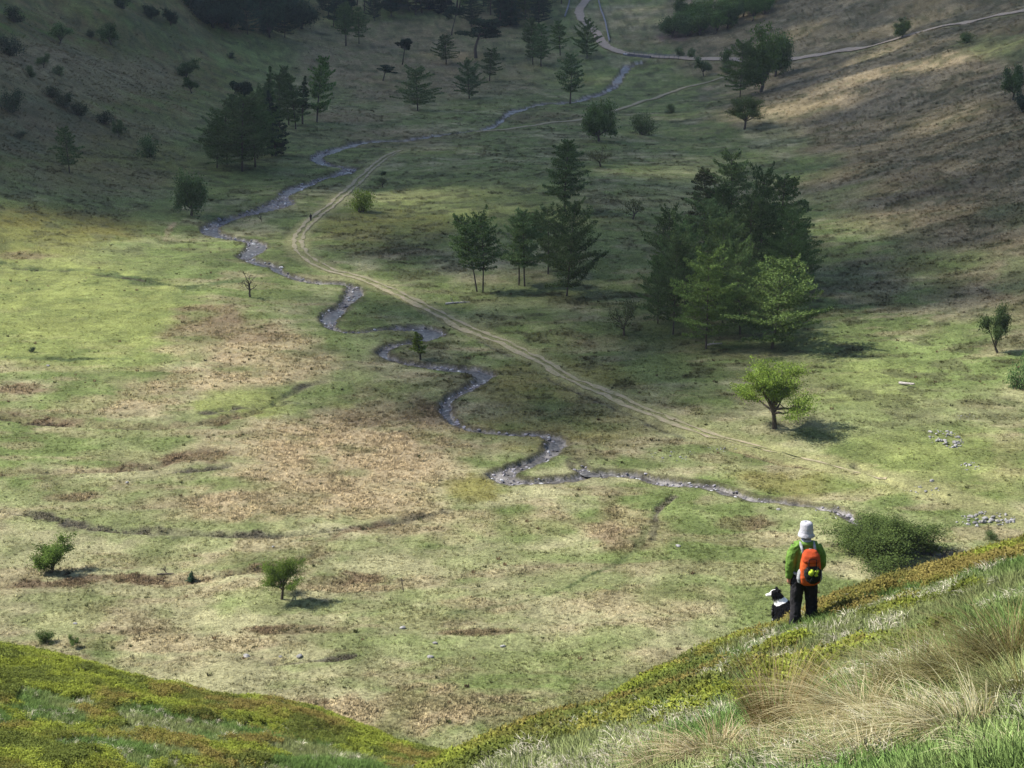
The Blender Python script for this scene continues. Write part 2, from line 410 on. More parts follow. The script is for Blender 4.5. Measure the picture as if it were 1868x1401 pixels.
    col = col * (1 + 0.16 * med + 0.14 * fin)[..., None]
    return np.clip(col, 0.01, 0.6), tuft, near

# ---------------------------------------------------------------- materials
def new_mat(name):
    m = bpy.data.materials.new(name); m.use_nodes = True
    nt = m.node_tree
    b = nt.nodes.get("Principled BSDF")
    b.inputs["Specular IOR Level"].default_value = 0.15
    b.inputs["Roughness"].default_value = 0.85
    return m, nt, b

def nnode(nt, t, **kw):
    n = nt.nodes.new(t)
    for k, v in kw.items():
        setattr(n, k, v)
    return n

def noise(nt, scale, detail=4.0, rough=0.6, vec=None):
    n = nnode(nt, "ShaderNodeTexNoise")
    n.inputs["Scale"].default_value = scale; n.inputs["Detail"].default_value = detail; n.inputs["Roughness"].default_value = rough
    if vec is not None:
        nt.links.new(vec, n.inputs["Vector"])
    return n

def ramp(nt, src, a, b, c0, c1):
    n = nnode(nt, "ShaderNodeMapRange")
    n.inputs[1].default_value = a; n.inputs[2].default_value = b; n.inputs[3].default_value = c0; n.inputs[4].default_value = c1
    nt.links.new(src, n.inputs[0])
    return n.outputs[0]

def mul_color(nt, col, fac):
    n = nnode(nt, "ShaderNodeVectorMath", operation='SCALE')
    nt.links.new(col, n.inputs[0]); nt.links.new(fac, n.inputs["Scale"])
    return n.outputs[0]

def math_n(nt, op, a, b):
    n = nnode(nt, "ShaderNodeMath", operation=op)
    for i, v in enumerate((a, b)):
        if isinstance(v, (int, float)):
            n.inputs[i].default_value = v
        else:
            nt.links.new(v, n.inputs[i])
    return n.outputs[0]

def plain_mat(name, color, rough=0.8, var=0.25, scale=8.0, bump=0.0, spec=0.2, coord='Object'):
    m, nt, b = new_mat(name)
    tc = nnode(nt, "ShaderNodeTexCoord")
    n = noise(nt, scale, 5, 0.6, tc.outputs[coord])
    rgb = nnode(nt, "ShaderNodeRGB"); rgb.outputs[0].default_value = (*color, 1)
    f = ramp(nt, n.outputs["Fac"], 0.3, 0.7, 1 - var, 1 + var)
    nt.links.new(mul_color(nt, rgb.outputs[0], f), b.inputs["Base Color"])
    b.inputs["Roughness"].default_value = rough
    b.inputs["Specular IOR Level"].default_value = spec
    if bump:
        bp = nnode(nt, "ShaderNodeBump"); bp.inputs["Strength"].default_value = bump; bp.inputs["Distance"].default_value = 0.02
        nt.links.new(n.outputs["Fac"], bp.inputs["Height"]); nt.links.new(bp.outputs[0], b.inputs["Normal"])
    return m

def ground_material():
    m, nt, b = new_mat("turf")
    at = nnode(nt, "ShaderNodeAttribute", attribute_name="cover")
    geo = nnode(nt, "ShaderNodeNewGeometry")
    n1 = noise(nt, 0.55, 5, 0.62, geo.outputs["Position"])
    n2 = noise(nt, 2.6, 5, 0.68, geo.outputs["Position"])
    n3 = noise(nt, 8.0, 3, 0.65, geo.outputs["Position"])
    f1 = ramp(nt, n1.outputs["Fac"], 0.25, 0.75, 0.72, 1.28)
    f2 = ramp(nt, n2.outputs["Fac"], 0.28, 0.72, 0.52, 1.46)
    f3 = ramp(nt, n3.outputs["Fac"], 0.28, 0.72, 0.62, 1.38)
    n0 = noise(nt, 0.13, 4, 0.6, geo.outputs["Position"])
    f0 = ramp(nt, n0.outputs["Fac"], 0.3, 0.7, 0.80, 1.20)
    f = math_n(nt, 'MULTIPLY', math_n(nt, 'MULTIPLY', math_n(nt, 'MULTIPLY', f1, f2), f3), f0)
    c = mul_color(nt, at.outputs["Color"], f)
    # straw flecks of last year's grass
    n4 = noise(nt, 1.1, 6, 0.75, geo.outputs["Position"])
    s = ramp(nt, n4.outputs["Fac"], 0.55, 0.72, 0.0, 0.45)
    mx = nnode(nt, "ShaderNodeMix", data_type='RGBA')
    nt.links.new(s, mx.inputs["Factor"]); nt.links.new(c, mx.inputs["A"])
    st = nnode(nt, "ShaderNodeMix", data_type='RGBA', blend_type='MIX'); st.inputs["Factor"].default_value = 0.55
    nt.links.new(c, st.inputs["A"]); st.inputs["B"].default_value = (0.24, 0.20, 0.12, 1)
    nt.links.new(st.outputs["Result"], mx.inputs["B"])
    nt.links.new(mx.outputs["Result"], b.inputs["Base Color"])
    bp = nnode(nt, "ShaderNodeBump"); bp.inputs["Strength"].default_value = 0.9; bp.inputs["Distance"].default_value = 0.35
    hsum = math_n(nt, 'ADD', math_n(nt, 'MULTIPLY', n2.outputs["Fac"], 0.7), math_n(nt, 'MULTIPLY', n3.outputs["Fac"], 0.25))
    nt.links.new(hsum, bp.inputs["Height"]); nt.links.new(bp.outputs[0], b.inputs["Normal"])
    b.inputs["Roughness"].default_value = 0.95
    b.inputs["Specular IOR Level"].default_value = 0.05
    return m

def tag(o, label=None, cat=None, group=None, kind=None):
    if label: o["label"] = label
    if cat: o["category"] = cat
    if group: o["group"] = group
    if kind: o["kind"] = kind
    return o

def mesh_np(name, verts, faces4=None, tris=None, smooth=False):
    """fast mesh from arrays"""
    me = bpy.data.meshes.new(name)
    v = np.asarray(verts, np.float32)
    me.vertices.add(len(v)); me.vertices.foreach_set("co", v.ravel())
    parts = []
    if faces4 is not None and len(faces4): parts.append((np.asarray(faces4, np.int32), 4))
    if tris is not None and len(tris): parts.append((np.asarray(tris, np.int32), 3))
    loops = np.concatenate([p.ravel() for p, _ in parts])
    starts, o = [], 0
    for p, k in parts:
        starts.append(np.arange(len(p)) * k + o); o += len(p) * k
    starts = np.concatenate(starts)
    me.loops.add(len(loops)); me.loops.foreach_set("vertex_index", loops)
    me.polygons.add(len(starts)); me.polygons.foreach_set("loop_start", starts.astype(np.int32))
    me.update(calc_edges=True)
    if smooth:
        me.polygons.foreach_set("use_smooth", np.ones(len(starts), bool))
    return me

def set_color(me, name, col):
    a = me.attributes.new(name, 'FLOAT_COLOR', 'POINT')
    c = np.ones((len(me.vertices), 4), np.float32); c[:, :3] = col
    a.data.foreach_set("color", c.ravel())

def add_obj(name, me, mat=None, parent=None, loc=None):
    o = bpy.data.objects.new(name, me)
    COL.objects.link(o)
    if mat is not None and me is not None and len(me.materials) == 0:
        me.materials.append(mat)
    if parent is not None: o.parent = parent
    if loc is not None: o.location = loc
    return o

def empty(name, loc=(0, 0, 0), rz=0.0):
    o = bpy.data.objects.new(name, None); COL.objects.link(o)
    o.location = loc; o.rotation_euler = (0, 0, rz); o.empty_display_size = 0.3
    return o

# ---------------------------------------------------------------- ground: one sheet to the horizon
GRID = {}
def build_ground():
    a_in = np.linspace(R(-20.5), R(20.5), 600)
    a_out = np.linspace(R(20.5), R(360 - 20.5), 74)[1:-1]
    ang = np.concatenate([a_in, a_out])
    r0 = np.geomspace(0.6, 6, 12, endpoint=False)
    r1 = np.geomspace(6, 112, 230, endpoint=False)
    r2 = 1.0 / np.linspace(1 / 112.0, 1 / 1300.0, 780, endpoint=False)
    r3 = np.geomspace(1300, 2600, 10)
    rad = np.concatenate([r0, r1, r2, r3])
    A, RR = np.meshgrid(ang, rad)
    x = (RR * np.sin(A)).ravel(); y = (RR * np.cos(A)).ravel()
    z = ground_h(x, y)
    for ln, ty, hw in LW:       # runnels are shallow ditches
        if ty in ('brown', 'heath', 'soil'):
            d, i_ = line_dist(x, y, ln)
            z = z - 0.42 * (1 - sstep(0.1, 0.9, d + 0.25 * fbm(x / 2, y / 2, 2, 88))) * sstep(-0.5, 0.1, fbm(x / 9, y / 9, 2, 89))
    na, nr = len(ang), len(rad)
    i = np.arange(nr - 1)[:, None] * na; j = np.arange(na)[None]
    jn = (j + 1) % na
    q = np.stack([i + j, i + na + j, i + na + jn, i + jn], -1).reshape(-1, 4)[:, ::-1]
    verts = np.column_stack([x, y, z])
    c0 = len(verts)
    verts = np.vstack([verts, [[0, 0, float(ground_h(np.array([0.0]), np.array([0.0]))[0])]]])
    tr = np.stack([np.full(na, c0), np.arange(na), (np.arange(na) + 1) % na], -1)[:, ::-1]
    me = mesh_np("ground", verts, q, tr, smooth=True)
    col, tuft, near = cover(verts[:, 0], verts[:, 1])
    set_color(me, "cover", col)
    ni = len(a_in)
    GRID.update(ang=a_in, rad=rad, z=z.reshape(nr, na)[:, :ni], c=col[:-1].reshape(nr, na, 3)[:, :ni],
                t=tuft[:-1].reshape(nr, na)[:, :ni], n=near[:-1].reshape(nr, na)[:, :ni])
    o = add_obj("ground", me, ground_material())
    tag(o, kind="structure")
    return o
build_ground()

def ground_at(x, y):
    """height of the built sheet (bilinear), its cover colour, tuft density and nearness to the slope plants"""
    x = np.atleast_1d(np.asarray(x, float)); y = np.atleast_1d(np.asarray(y, float))
    a = np.arctan2(x, y); r = np.hypot(x, y)
    ai, rd = GRID['ang'], GRID['rad']
    ca = np.clip((a - ai[0]) / (ai[1] - ai[0]), 0, len(ai) - 1.001)
    ka = ca.astype(int); fa = ca - ka
    kr = np.clip(np.searchsorted(rd, r) - 1, 0, len(rd) - 2)
    fr = np.clip((r - rd[kr]) / (rd[kr + 1] - rd[kr]), 0, 1)
    Z = GRID['z']
    z = (Z[kr, ka] * (1 - fa) + Z[kr, ka + 1] * fa) * (1 - fr) + (Z[kr + 1, ka] * (1 - fa) + Z[kr + 1, ka + 1] * fa) * fr
    qa = ka + (fa > .5); qr = kr + (fr > .5)
    return z, GRID['c'][qr, qa], GRID['t'][qr, qa], GRID['n'][qr, qa]
def gz(x, y):
    return float(ground_at(x, y)[0][0])

def ribbon(name, line, offs, mat, lift, kind="structure", z_fn=None, ragged=0.0, seed=5, keep=None):
    """flat strips along a world line; offs: list of (left, right) offsets in metres, or of functions"""
    t = np.gradient(line[:, :2], axis=0); t /= np.linalg.norm(t, axis=1)[:, None] + 1e-9
    nrm = np.column_stack([-t[:, 1], t[:, 0]])
    vs, qs = [], []
    s = np.concatenate([[0], np.cumsum(np.hypot(*np.diff(line[:, :2], axis=0).T))])
    for k, (a, b) in enumerate(offs):
        aa = np.broadcast_to(a, s.shape) + ragged * fbm(s / 2.3, s * 0 + 3 + k, 3, seed)
        bb = np.broadcast_to(b, s.shape) + ragged * fbm(s / 2.3, s * 0 + 9 + k, 3, seed + 1)
        m = 3
        for c in range(m):
            o = (aa + (bb - aa) * c / (m - 1))[:, None]
            p = line[:, :2] + nrm * o
            z = (z_fn or base_h)(p[:, 0], p[:, 1]) + (lift if np.isscalar(lift) else lift)
            vs.append(np.column_stack([p, z]))
        n = len(line)
        base = k * m * n
        for c in range(m - 1):
            i = np.arange(n - 1)
            if keep is not None:
                i = i[keep[:-1]]
            qs.append(np.stack([base + c * n + i, base + c * n + i + 1, base + (c + 1) * n + i + 1, base + (c + 1) * n + i], -1))
    me = mesh_np(name, np.vstack(vs), np.vstack(qs)[:, ::-1], smooth=True)
    o = add_obj(name, me, mat)
    tag(o, kind=kind)
    return o

# water: follows the cut, its edges buried in the banks so the shore comes out ragged
def water_material():
    m, nt, b = new_mat("stream water")
    geo = nnode(nt, "ShaderNodeNewGeometry")
    n = noise(nt, 1.5, 4, 0.6, geo.outputs["Position"])
    n2 = noise(nt, 0.35, 3, 0.6, geo.outputs["Position"])
    mx = nnode(nt, "ShaderNodeMix", data_type='RGBA')
    nt.links.new(ramp(nt, n.outputs["Fac"], 0.4, 0.65, 0, 1), mx.inputs["Factor"])
    mx.inputs["A"].default_value = (0.044, 0.041, 0.038, 1); mx.inputs["B"].default_value = (0.128, 0.120, 0.110, 1)
    w = nnode(nt, "ShaderNodeMix", data_type='RGBA')
    foam_glints = math_n(nt, 'MULTIPLY', ramp(nt, n2.outputs["Fac"], 0.56, 0.68, 0, 1), ramp(nt, n.outputs["Fac"], 0.52, 0.60, 0, 1))  # pale flecks: foam, and glints of sky painted into the colour
    nt.links.new(foam_glints, w.inputs["Factor"]); nt.links.new(mx.outputs["Result"], w.inputs["A"])
    w.inputs["B"].default_value = (0.50, 0.51, 0.52, 1)
    nt.links.new(w.outputs["Result"], b.inputs["Base Color"])
    b.inputs["Roughness"].default_value = 0.36
    b.inputs["Specular IOR Level"].default_value = 0.12
    b.inputs["IOR"].default_value = 1.33
    bp = nnode(nt, "ShaderNodeBump"); bp.inputs["Strength"].default_value = 0.7; bp.inputs["Distance"].default_value = 0.10
    nt.links.new(n.outputs["Fac"], bp.inputs["Height"]); nt.links.new(bp.outputs[0], b.inputs["Normal"])
    return m
WATER = water_material()
def flat_z(line):
    zc = base_h(line[:, 0], line[:, 1])
    k = np.ones(9) / 9
    zc = np.convolve(np.pad(zc, 4, mode='edge'), k, 'valid')
    return zc
def water(name, line, level, grow):
    t = np.gradient(line[:, :2], axis=0); t /= np.linalg.norm(t, axis=1)[:, None] + 1e-9
    nrm = np.column_stack([-t[:, 1], t[:, 0]])
    vs = []; n = len(line)
    for c in (-1, -0.33, 0.33, 1):
        p = line[:, :2] + nrm * (c * (line[:, 2] * 0.80 + grow))[:, None]
        vs.append(np.column_stack([p, base_h(line[:, 0], line[:, 1]) * 0.5 + base_h(p[:, 0], p[:, 1]) * 0.5 - level]))
    i = np.arange(n - 1)
    qs = [np.stack([c * n + i, c * n + i + 1, (c + 1) * n + i + 1, (c + 1) * n + i], -1) for c in range(3)]
    o = add_obj(name, mesh_np(name, np.vstack(vs), np.vstack(qs)[:, ::-1], smooth=True), WATER)
    return tag(o, kind="structure")
water("stream", STREAM, 0.60, 0.1)
water("side_stream", SIDE_STREAM, 0.30, 0.2)

def dirt_material(name, c0, c1):
    m, nt, b = new_mat(name)
    geo = nnode(nt, "ShaderNodeNewGeometry")
    n = noise(nt, 0.7, 6, 0.7, geo.outputs["Position"])
    n2 = noise(nt, 6.0, 4, 0.7, geo.outputs["Position"])
    mx = nnode(nt, "ShaderNodeMix", data_type='RGBA')
    nt.links.new(ramp(nt, n.outputs["Fac"], 0.38, 0.62, 0, 1), mx.inputs["Factor"])
    mx.inputs["A"].default_value = (*c0, 1); mx.inputs["B"].default_value = (*c1, 1)
    nt.links.new(mul_color(nt, mx.outputs["Result"], ramp(nt, n2.outputs["Fac"], 0.3, 0.7, 0.7, 1.25)), b.inputs["Base Color"])
    b.inputs["Roughness"].default_value = 0.95
    return m
EARTH = dirt_material("trodden earth", (0.30, 0.25, 0.17), (0.205, 0.195, 0.10))
ROADM = dirt_material("gravel road", (0.31, 0.24, 0.175), (0.37, 0.30, 0.225))
def sheet_z(x, y):
    return ground_at(x, y)[0]
def lift_of(line):
    r = np.hypot(line[:, 0], line[:, 1])
    return 0.05 + (r / 1000) ** 2 * 0.5
TAPER = sstep(0, 14, np.arange(len(TRACK))) * sstep(0, 26, len(TRACK) - 1.0 - np.arange(len(TRACK)))
ribbon("track", TRACK, [(-1.25 * TAPER, -0.42 * TAPER), (0.42 * TAPER, 1.2 * TAPER)], EARTH, lift_of(TRACK), ragged=0.45, z_fn=sheet_z)
ribbon("upper_track", UPPER_TRACK, [(-1.2, 1.2)], EARTH, lift_of(UPPER_TRACK), ragged=0.5, z_fn=sheet_z)
ribbon("road", ROAD, [(-2.4, 2.4)], ROADM, lift_of(ROAD) + 0.1, ragged=0.5, z_fn=sheet_z)
# ---------------------------------------------------------------- small plants: instanced stuff
def leaf_material(name, color=None, instancer=False, obj_tint=False, trans=0.3, var=0.35, vscale=3.0, attr=None, up=0.0):
    m = bpy.data.materials.new(name); m.use_nodes = True
    nt = m.node_tree; nt.nodes.clear()
    out = nnode(nt, "ShaderNodeOutputMaterial")
    if instancer:
        src = nnode(nt, "ShaderNodeAttribute", attribute_name="tint", attribute_type='INSTANCER').outputs["Color"]
    else:
        rgb = nnode(nt, "ShaderNodeRGB"); rgb.outputs[0].default_value = (*color, 1); src = rgb.outputs[0]
    if attr:
        a = nnode(nt, "ShaderNodeAttribute", attribute_name=attr)
        mm = nnode(nt, "ShaderNodeVectorMath", operation='MULTIPLY')
        nt.links.new(src, mm.inputs[0]); nt.links.new(a.outputs["Color"], mm.inputs[1]); src = mm.outputs[0]
    if obj_tint:
        oi = nnode(nt, "ShaderNodeObjectInfo")
        mm = nnode(nt, "ShaderNodeVectorMath", operation='MULTIPLY')
        nt.links.new(src, mm.inputs[0]); nt.links.new(oi.outputs["Color"], mm.inputs[1]); src = mm.outputs[0]
    geo = nnode(nt, "ShaderNodeNewGeometry")
    n = noise(nt, vscale, 3, 0.6, geo.outputs["Position"])
    f = math_n(nt, 'MULTIPLY', ramp(nt, n.outputs["Fac"], 0.3, 0.7, 1 - var, 1 + var), ramp(nt, geo.outputs["Random Per Island"], 0, 1, 0.72, 1.28))
    c = mul_color(nt, src, f)
    d = nnode(nt, "ShaderNodeBsdfDiffuse"); nt.links.new(c, d.inputs["Color"])
    t = nnode(nt, "ShaderNodeBsdfTranslucent"); nt.links.new(c, t.inputs["Color"])
    upv = (-0.25 * up, 0.22 * up, up) if up > 0.8 else (0, 0, up)
    if up > 0:      # soft plants scatter light from all their blades: lean the shading normal upwards
        sc_ = nnode(nt, "ShaderNodeVectorMath", operation='SCALE'); sc_.inputs["Scale"].default_value = 1 - up
        nt.links.new(geo.outputs["Normal"], sc_.inputs[0])
        ad = nnode(nt, "ShaderNodeVectorMath", operation='ADD'); ad.inputs[1].default_value = upv
        nt.links.new(sc_.outputs[0], ad.inputs[0])
        nm = nnode(nt, "ShaderNodeVectorMath", operation='NORMALIZE'); nt.links.new(ad.outputs[0], nm.inputs[0])
        nt.links.new(nm.outputs[0], d.inputs["Normal"])
    mix = nnode(nt, "ShaderNodeMixShader"); mix.inputs[0].default_value = trans
    nt.links.new(d.outputs[0], mix.inputs[1]); nt.links.new(t.outputs[0], mix.inputs[2])
    nt.links.new(mix.outputs[0], out.inputs["Surface"])
    return m
PLANT = leaf_material("plant blades", instancer=True, var=0.25, vscale=1.5, up=0.82, trans=0.15)

def blades(n, length, spread, lean, width, seg=2, rs=None, droop=0.5, base_r=0.05, lo=0.6, center=(0, 0, 0), bias=(0, 0)):
    """grass blades: bent tapering ribbons. returns verts, quads"""
    rs = rs or rng
    V, Q = [], []
    o = 0
    for k in range(n):
        a = rs.uniform(0, 2 * math.pi)
        rr = base_r * math.sqrt(rs.uniform())
        L = length * rs.uniform(lo, 1.15)
        le = lean * rs.uniform(0.15, 1.0)
        ra = a + rs.normal() * spread
        dx, dy = math.cos(ra) + bias[0], math.sin(ra) + bias[1]
        p = np.array([center[0] + rr * math.cos(a), center[1] + rr * math.sin(a), center[2]])
        side_a = rs.uniform(0, math.pi)
        sd = np.array([math.cos(side_a), math.sin(side_a), 0]) * width * rs.uniform(0.7, 1.3) / 2
        pts = [p]
        ang = le * 0.4
        for s in range(seg):
            st = L / seg
            p = p + np.array([dx * math.sin(ang), dy * math.sin(ang), math.cos(ang)]) * st
            ang = min(ang + (le * 0.6 + droop * rs.uniform(0.2, 1)) / seg * 1.6, 2.4)
            pts.append(p)
        m = len(pts)
        for i, q in enumerate(pts):
            w = 1.0 - 0.85 * (i / (m - 1)) ** 1.5
            V.append(q - sd * w); V.append(q + sd * w)
        for i in range(m - 1):
            Q.append((o + 2 * i, o + 2 * i + 1, o + 2 * i + 3, o + 2 * i + 2))
        o += 2 * m
    return np.array(V), np.array(Q)

def leaf_quads(P, size, rs, up=0.0, aspect=1.6):
    """one small diamond leaf at each point"""
    n = len(P)
    a = rs.normal(size=(n, 3)); a[:, 2] += up; a /= np.linalg.norm(a, axis=1)[:, None]
    b = rs.normal(size=(n, 3)); b -= a * (a * b).sum(1)[:, None]; b /= np.linalg.norm(b, axis=1)[:, None]
    c = np.cross(a, b)
    s = (np.broadcast_to(size, n) * rs.uniform(0.6, 1.3, n))[:, None]
    V = np.stack([P - b * s * aspect * 0.5, P + c * s * 0.5, P + b * s * aspect * 0.5, P - c * s * 0.5], 1).reshape(-1, 3)
    Q = np.arange(4 * n).reshape(-1, 4)
    return V, Q

def merge(parts):
    V, Q, o = [], [], 0
    for v, q in parts:
        V.append(v); Q.append(np.asarray(q) + o); o += len(v)
    return np.vstack(V), np.vstack(Q)

def scatter(name, pts, scl, rot, tint, pick, protos, mat, label, cat=None):
    c = bpy.data.collections.new(name + " shapes")
    for i, me in enumerate(protos):
        if len(me.materials) == 0: me.materials.append(mat)
        po = bpy.data.objects.new("%s_shape_%02d" % (name, i), me); c.objects.link(po)
    me = bpy.data.meshes.new(name)
    n = len(pts)
    me.vertices.add(n); me.vertices.foreach_set("co", np.asarray(pts, np.float32).ravel())
    def put(nm, ty, arr, key):
        a = me.attributes.new(nm, ty, 'POINT'); a.data.foreach_set(key, arr.ravel())
    scl = np.asarray(scl, np.float32)
    if scl.ndim == 1: scl = np.repeat(scl[:, None], 3, 1)
    put("scl", 'FLOAT_VECTOR', scl.astype(np.float32), "vector")
    put("rot", 'FLOAT_VECTOR', np.asarray(rot, np.float32), "vector")
    tc = np.ones((n, 4), np.float32); tc[:, :3] = tint
    put("tint", 'FLOAT_COLOR', tc, "color")
    put("pick", 'INT', np.asarray(pick, np.int32), "value")
    o = add_obj(name, me)
    g = bpy.data.node_groups.new(name, 'GeometryNodeTree')
    g.interface.new_socket("Geometry", in_out='INPUT', socket_type='NodeSocketGeometry')
    g.interface.new_socket("Geometry", in_out='OUTPUT', socket_type='NodeSocketGeometry')
    gi = g.nodes.new("NodeGroupInput"); go = g.nodes.new("NodeGroupOutput")
    ip = g.nodes.new("GeometryNodeInstanceOnPoints")
    ci = g.nodes.new("GeometryNodeCollectionInfo"); ci.inputs["Collection"].default_value = c
    ci.inputs["Separate Children"].default_value = True; ci.inputs["Reset Children"].default_value = True
    ip.inputs["Pick Instance"].default_value = True
    def attr(nm, ty):
        a = g.nodes.new("GeometryNodeInputNamedAttribute"); a.data_type = ty; a.inputs["Name"].default_value = nm
        return a.outputs["Attribute"]
    er = g.nodes.new("FunctionNodeEulerToRotation")
    g.links.new(attr("rot", 'FLOAT_VECTOR'), er.inputs[0])
    g.links.new(gi.outputs[0], ip.inputs["Points"]); g.links.new(ci.outputs[0], ip.inputs["Instance"])
    g.links.new(attr("pick", 'INT'), ip.inputs["Instance Index"])
    g.links.new(er.outputs[0], ip.inputs["Rotation"]); g.links.new(attr("scl", 'FLOAT_VECTOR'), ip.inputs["Scale"])
    g.links.new(ip.outputs[0], go.inputs[0])
    md = o.modifiers.new("scatter", 'NODES'); md.node_group = g
    return tag(o, label, cat, kind="stuff")

def rots(n, tilt=0.15):
    return np.column_stack([rng.normal(0, tilt, n), rng.normal(0, tilt, n), rng.uniform(0, 6.283, n)])

# --- rushes and moor-grass tufts over the valley
def valley_tufts():
    n = 620000
    a = rng.uniform(R(-20), R(20), n)
    u = rng.uniform(0, 1, n)
    r = 1 / (1 / 112.0 + (1 / 900.0 - 1 / 112.0) * u)
    x = r * np.sin(a); y = r * np.cos(a)
    z, c, t, nr = ground_at(x, y)
    clump = sstep(-0.25, 0.35, fbm(x / 3.0, y / 3.0, 3, 101))
    keep = rng.uniform(0, 1, n) < t * (0.3 + 0.7 * clump) * 0.75 * (1 - nr)
    x, y, z, c, t, r = x[keep], y[keep], z[keep], c[keep], t[keep], r[keep]
    n = len(x)
    s = rng.uniform(0.3, 0.85, n) * (0.75 + 0.3 * (t > .7)) * (1 + r / 500)
    tint = c * rng.uniform(0.7, 1.8, n)[:, None] * (1 + 0.12 * (t > .8))[:, None]
    dk = rng.uniform(0, 1, n) < 0.05
    tint[dk] = np.array((0.055, 0.060, 0.030)) * rng.uniform(0.6, 1.3, dk.sum())[:, None]
    protos = []
    for k in range(4):
        v, q = blades(14, 0.32, 0.6, 1.2, 0.075, 2, base_r=0.24)
        protos.append(mesh_np("rush_tuft", v, q))
    scatter("valley_rushes", np.column_stack([x, y, z - 0.03]), s, rots(n), tint, rng.integers(0, 4, n), protos, PLANT,
            "straw and brown rush tufts covering the valley floor and hillsides")
    return n
valley_tufts()

# --- dark dot-like clumps standing singly in the pasture
def dark_clumps():
    n = 22000
    a = rng.uniform(R(-20), R(20), n); u = rng.uniform(0, 1, n)
    r = 1 / (1 / 115.0 + (1 / 620.0 - 1 / 115.0) * u)
    x = r * np.sin(a); y = r * np.cos(a)
    z, c, t, nr = ground_at(x, y)
    cl = sstep(0.12, 0.45, fbm(x / 7, y / 5, 3, 111)) * (0.35 + 0.65 * sstep(180, 260, r))
    cut, bank = stream_depth(x, y)
    keep = (rng.uniform(0, 1, n) < 0.008 + 0.36 * cl * (0.35 + 0.65 * sstep(170, 240, r))) & (nr < .05) & (cut < .05)
    x, y, z = x[keep], y[keep], z[keep]; n = len(x)
    protos = []
    for k in range(3):
        v, q = blades(26, 0.5, 0.4, 0.5, 0.12, 2, base_r=0.3)
        protos.append(mesh_np("dark_clump", v, q))
    tint = np.where(rng.uniform(0, 1, n)[:, None] < 0.6, np.array([[0.070, 0.080, 0.034]]), np.array([[0.120, 0.088, 0.050]])) * rng.uniform(0.7, 1.3, n)[:, None]
    scatter("pasture_rush_clumps", np.column_stack([x, y, z - 0.03]), rng.uniform(0.3, 0.85, n) ** 1.4, rots(n), tint, rng.integers(0, 3, n), protos, PLANT,
            "dark rush clumps dotted over the green pasture")
dark_clumps()

# --- stones of the stream bed
def stone_mesh(name, seed, flat=0.6, sub=2):
    bm = bmesh.new(); bmesh.ops.create_icosphere(bm, subdivisions=sub, radius=0.5)
    rs = np.random.default_rng(seed)
    ax = rs.normal(size=(7, 3)); ax /= np.linalg.norm(ax, axis=1)[:, None]
    lim = rs.uniform(0.3, 0.46, 7)
    for v in bm.verts:
        p = np.array(v.co)
        for a_, l_ in zip(ax, lim):
            d = p @ a_
            if d > l_: p = p - a_ * (d - l_)
        p = p * (1, rs.uniform(0.98, 1.02), flat)
        v.co = p
    me = bpy.data.meshes.new(name); bm.to_mesh(me); bm.free()
    return me
def stone_material():
    m, nt, b = new_mat("weathered stone")
    oi = nnode(nt, "ShaderNodeObjectInfo"); geo = nnode(nt, "ShaderNodeNewGeometry")
    n = noise(nt, 3.0, 5, 0.65, geo.outputs["Position"])
    mx = nnode(nt, "ShaderNodeMix", data_type='RGBA')
    nt.links.new(ramp(nt, n.outputs["Fac"], 0.35, 0.65, 0, 1), mx.inputs["Factor"])
    mx.inputs["A"].default_value = (0.15, 0.147, 0.142, 1); mx.inputs["B"].default_value = (0.33, 0.32, 0.31, 1)
    nt.links.new(mul_color(nt, mx.outputs["Result"], ramp(nt, oi.outputs["Random"], 0, 1, 0.7, 1.2)), b.inputs["Base Color"])
    b.inputs["Roughness"].default_value = 0.9
    return m
STONE = stone_material()
BED_STONE = leaf_material("stream stone", instancer=True, trans=0.0, var=0.3, vscale=2.0)
def bed_stones():
    P = []
    for ln, dens in ((STREAM, 9), (SIDE_STREAM, 8)):
        m = ln[(np.hypot(ln[:, 0], ln[:, 1]) < 520)]
        for p in m:
            k = rng.poisson(dens)
            o = rng.normal(0, 0.75, (k, 2)) * (p[2] + 0.35)
            P.append(p[:2] + o + rng.uniform(-.8, .8, (k, 2)))
    P = np.vstack(P)
    cut, bank = stream_depth(P[:, 0], P[:, 1])
    z = ground_at(P[:, 0], P[:, 1])[0]
    m = (cut > 0.2)
    P, z = P[m], z[m]; n = len(P)
    s = rng.uniform(0.15, 0.5, n) * (1 + np.hypot(P[:, 0], P[:, 1]) / 700) * np.where(rng.uniform(0, 1, n) < .06, 1.8, 1)
    tint = np.array([[0.20, 0.19, 0.205]]) * rng.uniform(0.45, 1.25, n)[:, None]
    w = rng.uniform(0, 1, n) < 0.15; tint[w] = np.array((0.33, 0.33, 0.33))
    scatter("stream_stones", np.column_stack([P, z + s * 0.1]), s, rots(n, .3), tint, rng.integers(0, 3, n),
            [stone_mesh("bed_stone", 300 + i, 0.55, 1) for i in range(3)], BED_STONE, "grey cobbles and gravel lying in the stream bed")
bed_stones()

